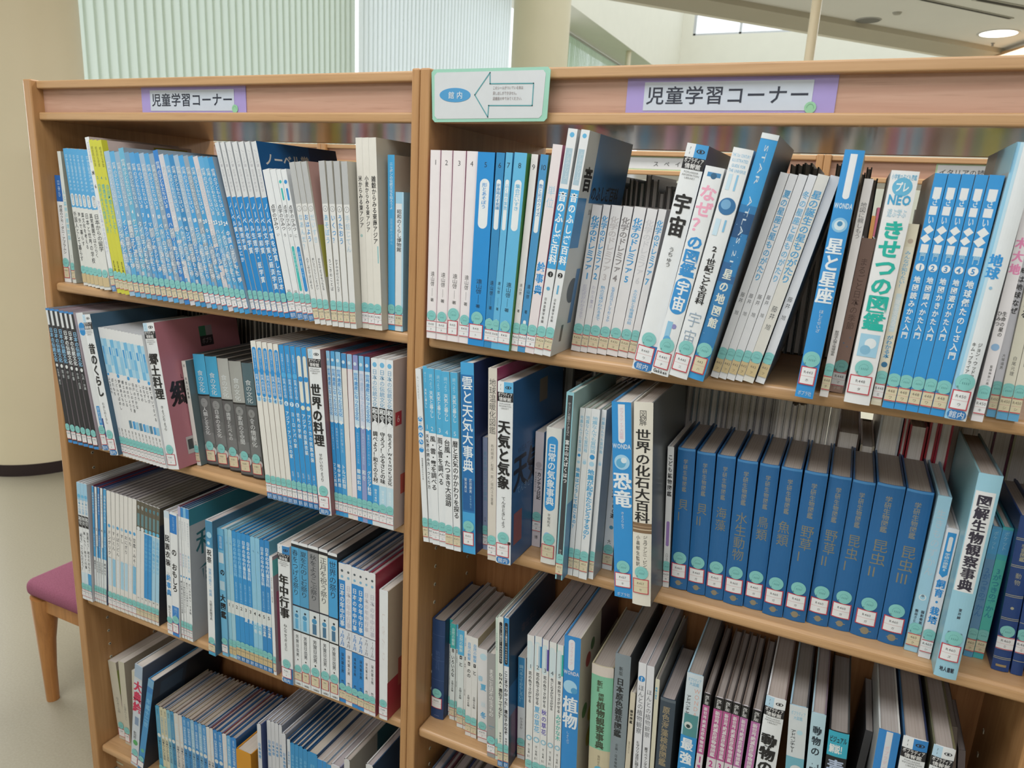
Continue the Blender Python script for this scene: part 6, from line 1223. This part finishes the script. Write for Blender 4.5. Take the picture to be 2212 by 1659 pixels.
yA = onx(168, 100, -4)[1]; yB = onx(770, 100, -4)[1]; yC = onx(1101, 100, -4)[1]
blinds('pale green vertical blind in the window left of the far column', yA - 1.0, yB - .03, 49, .3, 4.5, '#cdd6ca', .48, 6)
blinds('bright white vertical blind between the green one and the far column', yB + .045, yC, 44, .3, 4.5, '#dfe5e4', .5, 6)
blinds('green vertical blind in the distance right of the far column', 12.2, 17.6, 58, .3, 4.5, '#a9bba0', .4, 7)
# window posts and soffit
q = MB(); q.box(-4.35, -4.25, yA - 1.2, 18.9, 4.561, 4.75, WALLP); tag(q.build('trim_1'), kind='structure')
sof = onz(1242, 20, 4.561); 
q = MB(); q.box(-4.25, -3.30, 9.0, 18.88, 4.561, 7.0, WALLP); tag(q.build('wall_left'), kind='structure')
q = MB(); q.box(-4.3, -4.2, 6.30, 6.46, 0, 4.56, WALLP); q.box(-4.3, -4.2, 11.9, 12.2, 0, 4.56, WALLP); tag(q.build('trim_2'), kind='structure')
p_ = onx(1357, 125, -3.4); pc = (p_[0], p_[1])
r = empty('slim_post', (pc[0], pc[1], 0)); tag(r, 'slim cream post under the distant soffit', 'post')
q = MB(); q.tube([(0, 0, 0), (0, 0, 4.56)], [.055, .055], CREAM, 16); q.build('shaft', r); q = MB(); q.tube([(0, 0, 0), (0, 0, .06)], [.07, .07], DARKB, 16); q.build('foot', r)
# far wall with clerestory
YF = 18.88
wz0 = ony(1560, 74.5, YF)[2]; wx0 = ony(1498, 60, YF)[0]; wx1 = wx0 + 4.6
q = MB()
q.box(-4.2, 6, YF, YF + .2, 0, wz0, WALLP); q.box(-4.2, wx0, YF, YF + .2, wz0, 7.4, WALLP); q.box(wx1, 6, YF, YF + .2, wz0, 7.4, WALLP); q.box(wx0, wx1, YF, YF + .2, wz0 + .9, 7.4, WALLP)
tag(q.build('wall_back'), kind='structure')
wr = empty('window_1', (wx0, YF, wz0)); tag(wr, kind='structure')
mull = ony(1597, 60, YF)[0] - wx0
q = MB(); fmz = mat('#d4d6d8', .4)
for a in (0, mull, mull + 1.3, mull + 2.6, 4.54): q.box(a, a + .06, .03, .09, 0, .9, fmz)
q.box(0, 4.6, .03, .09, 0, .05, fmz); q.box(0, 4.6, .03, .09, .85, .9, fmz); q.build('window_frame', wr)
gm = bpy.data.materials.new('window_glass'); gm.use_nodes = True; gb = gm.node_tree.nodes['Principled BSDF']
gb.inputs['Transmission Weight'].default_value = 1; gb.inputs['Roughness'].default_value = 0; gb.inputs['IOR'].default_value = 1.02; gb.inputs['Base Color'].default_value = (1, 1, 1, 1)
q = MB(); q.box(.05, 4.55, .055, .061, .05, .85, gm); q.build('window_pane', wr)
# low grey ceiling with its diagonal edge
ZC = 2.75
A = onz(1320, 0, ZC); B = onz(2010, 118, ZC); dv = Vector((B[0] - A[0], B[1] - A[1])).normalized(); nv = Vector((dv.y, -dv.x))
P0 = Vector((A[0], A[1])) - dv * 2.2; P1 = P0 + dv * 16
def slab(name, o0, o1, z0, z1, m, kind=None, parent=None):
    q = MB(); pts = [P0 + nv * o0, P1 + nv * o0, P1 + nv * o1, P0 + nv * o1]
    q.add([(p.x, p.y, z0) for p in pts] + [(p.x, p.y, z1) for p in pts], [(0, 3, 2, 1), (4, 5, 6, 7), (0, 1, 5, 4), (1, 2, 6, 5), (2, 3, 7, 6), (3, 0, 4, 7)], m)
    o = q.build(name, parent)
    if kind: o['kind'] = kind
    return o
q = MB(); tX = (6 - P0.x) / dv.x
pl = [(P0.x, P0.y), (P0.x, -5.0), (6.0, -5.0), (6.0, P0.y + dv.y * tX)]
q.prism_z(pl, ZC, ZC + .12, CEIL); tag(q.build('ceiling'), kind='structure')
P1 = P0 + dv * (tX - .05)
q = MB(); q.box(-4.3, 6.2, -5.2, -5.0, 0, 7.4, WALLP); tag(q.build('wall_front'), kind='structure')  # unseen room wall behind the camera, added to block low sky light
q = MB(); q.box(-4.3, -4.2, -5.0, -2.2, 0, 4.6, WALLP); q.box(-4.3, -4.2, -2.2, yA - 1.2, 2.4, 4.6, WALLP); tag(q.build('wall_left'), kind='structure')  # unseen stretch added to cut side light; its gap lets daylight reach the column
q = MB(); q.box(-4.3, P0.x - .01, -5.0, 9.0, 4.6, 4.72, WALLP); tag(q.build('ceiling'), kind='structure')  # unseen upper roof, added to keep overhead sky light off the column zone
q = MB(); q.box(6.0, 6.2, -5.0, 18.88, 0, 7.4, WALLP); tag(q.build('wall_right'), kind='structure')  # unseen room wall, added to block low sky light from the right
slab('trim_3', .0, .12, ZC - .004, ZC + .3, FASL, 'structure')
slab('trim_4', .16, .46, ZC - .035, ZC, FASC, 'structure')
# ceiling fittings
def on_c(u, v): return onz(u, v, ZC)
c = on_c(2157, 72)
r = empty('downlight', (c[0], c[1], ZC)); tag(r, 'glowing round downlight in the grey ceiling', 'ceiling light')
em = bpy.data.materials.new('lamp_glow'); em.use_nodes = True; eb = em.node_tree.nodes['Principled BSDF']
eb.inputs['Emission Color'].default_value = (1, .97, .9, 1); eb.inputs['Emission Strength'].default_value = 4
n = 32
q = MB(); ring = [(math.cos(2 * math.pi * i / n), math.sin(2 * math.pi * i / n)) for i in range(n)]
v = [(.135 * a, .135 * b, -.004) for a, b in ring] + [(.118 * a, .118 * b, -.004) for a, b in ring] + [(.135 * a, .135 * b, 0) for a, b in ring]
q.add(v, [(i, n + i, n + (i + 1) % n, (i + 1) % n) for i in range(n)] + [(2 * n + i, i, (i + 1) % n, 2 * n + (i + 1) % n) for i in range(n)], mat('#d8d8d4', .4)); q.build('trim_ring', r)
q = MB(); q.add([(.118 * a, .118 * b, -.003) for a, b in ring], [tuple(range(n))[::-1]], em); q.build('lens', r)
c = on_c(1876, 43); r = empty('ceiling_speaker', (c[0], c[1], ZC)); tag(r, 'grey round speaker grille in the ceiling', 'speaker')
q = MB(); v = [(.075 * a, .075 * b, -.006) for a, b in ring] + [(.085 * a, .085 * b, 0) for a, b in ring]
q.add(v, [(i, n + i, n + (i + 1) % n, (i + 1) % n) for i in range(n)], mat('#a4a4a0', .5)); q.build('rim', r)
q = MB(); q.add([(.075 * a, .075 * b, -.006) for a, b in ring], [tuple(range(n))[::-1]], mat('#7c7c78', .8)); q.build('grille', r)
c = on_c(1938, 27); r = empty('smoke_detector', (c[0], c[1], ZC)); tag(r, 'small pale disc detector beside the ceiling speaker', 'detector')
q = MB(); q.add([(.03 * a, .03 * b, 0) for a, b in ring] + [(.022 * a, .022 * b, -.012) for a, b in ring], [(n + i, i, (i + 1) % n, n + (i + 1) % n) for i in range(n)] + [tuple(range(n, 2 * n))[::-1]], mat('#a9a79c', .5)); q.build('body', r)
c = on_c(2145, 93); r = empty('sprinkler', (c[0], c[1], ZC)); tag(r, 'tiny sprinkler head below the glowing downlight', 'sprinkler')
q = MB(); q.tube([(0, 0, 0), (0, 0, -.012), (0, 0, -.022)], [.014, .006, .01], mat('#8c8a84', .3, .6, 'metal'), 12); q.build('body', r)
def slot(label, a, b, w, name='air_diffuser'):
    a, b = on_c(*a), on_c(*b); d = Vector((b[0] - a[0], b[1] - a[1])); L = d.length
    r = empty(name, (a[0], a[1], ZC), (0, 0, math.atan2(d.y, d.x))); tag(r, label, 'air vent')
    q = MB(); q.box(0, L, -w, w, -.006, 0, mat('#b4b2a8', .5)); q.build('frame', r)
    q = MB(); q.box(.02, L - .02, -w * .55, w * .55, -.0075, -.006, mat('#26231f', .7)); q.build('slot', r)
slot('dark linear air slot ending near the glowing downlight', (1985, -4), (2186, 39), .016)
slot('dark linear air slot at the top right corner of the ceiling', (2108, -4), (2330, 38), .03)
# pole
c = ony(1757, 60, 2.6); r = empty('standing_pole', (c[0], c[1], 0)); tag(r, 'cream slender pole rising behind the right bookcase', 'pole')
q = MB(); q.tube([(0, 0, 0), (0, 0, 2.6)], [.0205, .0205], CREAM, 20); q.build('shaft', r)
q = MB(); q.tube([(0, 0, 0), (0, 0, .015), (0, 0, .03)], [.12, .12, .03], CREAM, 24); q.build('foot', r)
# wooden pelmet beyond
a, b = ony(2150, 116, 6.2), ony(2260, 84, 5.6)
q = MB(); q.add([(a[0], 6.2, a[2] - .25), (b[0], 5.6, a[2] - .25), (b[0], 5.6, b[2]), (a[0], 6.2, a[2]), (a[0], 6.4, a[2] - .25), (b[0], 5.8, a[2] - .25), (b[0], 5.8, b[2]), (a[0], 6.4, a[2])], [(0, 1, 2, 3), (4, 7, 6, 5), (0, 4, 5, 1), (1, 5, 6, 2), (2, 6, 7, 3), (3, 7, 4, 0)], WOOD_X)
tag(q.build('trim_5'), kind='structure')

# ------------------------------------------------------------------ chair at the left
r = empty('chair', (-.19, .27, 0)); tag(r, 'child-height wooden chair with mauve cushion behind the left bookcase end', 'chair')
mv = bpy.data.materials.new('mauve_fabric'); mv.use_nodes = True; nt = mv.node_tree; b_ = nt.nodes['Principled BSDF']; b_.inputs['Roughness'].default_value = .9; b_.inputs['Specular IOR Level'].default_value = .1
tc = nt.nodes.new('ShaderNodeTexCoord'); nz = nt.nodes.new('ShaderNodeTexNoise'); nz.inputs['Scale'].default_value = 350
rp = nt.nodes.new('ShaderNodeValToRGB'); rp.color_ramp.elements[0].color = lin('#7a4658'); rp.color_ramp.elements[1].color = lin('#985f74')
nt.links.new(tc.outputs['Object'], nz.inputs['Vector']); nt.links.new(nz.outputs['Fac'], rp.inputs[0]); nt.links.new(rp.outputs[0], b_.inputs['Base Color'])
q = MB(); q.box(-.165, .18, -.18, .18, .325, .375, mv); o = q.build('seat_cushion', r); bevel(o, .022, 5)
for p in o.data.polygons: p.use_smooth = True
for i, (sx, sy) in enumerate(((-1, -1), (1, -1), (-1, 1), (1, 1))):
    q = MB(); x, y = sx * .138, sy * .15
    q.tube([(x + sx * -.012, y, .325), (x + sx * -.008, y, .27), (x, y, .19), (x + sx * .003, y, .1), (x + sx * .002, y, 0)], [.034, .030, .023, .0185, .016], WOOD_C, 16); q.build('leg', r)
q = MB(); q.box(-.14, .14, -.165, -.145, .285, .325, WOOD_C); bevel(q.build('apron', r), .004)
q = MB(); q.box(-.14, .14, .145, .165, .285, .325, WOOD_C); bevel(q.build('apron', r), .004)
q = MB(); q.box(-.16, -.14, -.14, .14, .285, .325, WOOD_C); bevel(q.build('apron', r), .004)
q = MB(); q.box(.14, .16, -.14, .14, .285, .325, WOOD_C); bevel(q.build('apron', r), .004)
for sy in (-1, 1):
    q = MB(); q.tube([(.155, sy * .15, .325), (.165, sy * .15, .45), (.172, sy * .15, .60)], [.016, .015, .013], WOOD_C, 14); q.build('back_post', r)
q = MB(); q.box(.160, .178, -.15, .15, .52, .61, WOOD_C); bevel(q.build('backrest', r), .008)

# ------------------------------------------------------------------ tidy
bpy.data.objects.remove(_to); bpy.data.curves.remove(_tc); bpy.data.scenes.remove(_ts)
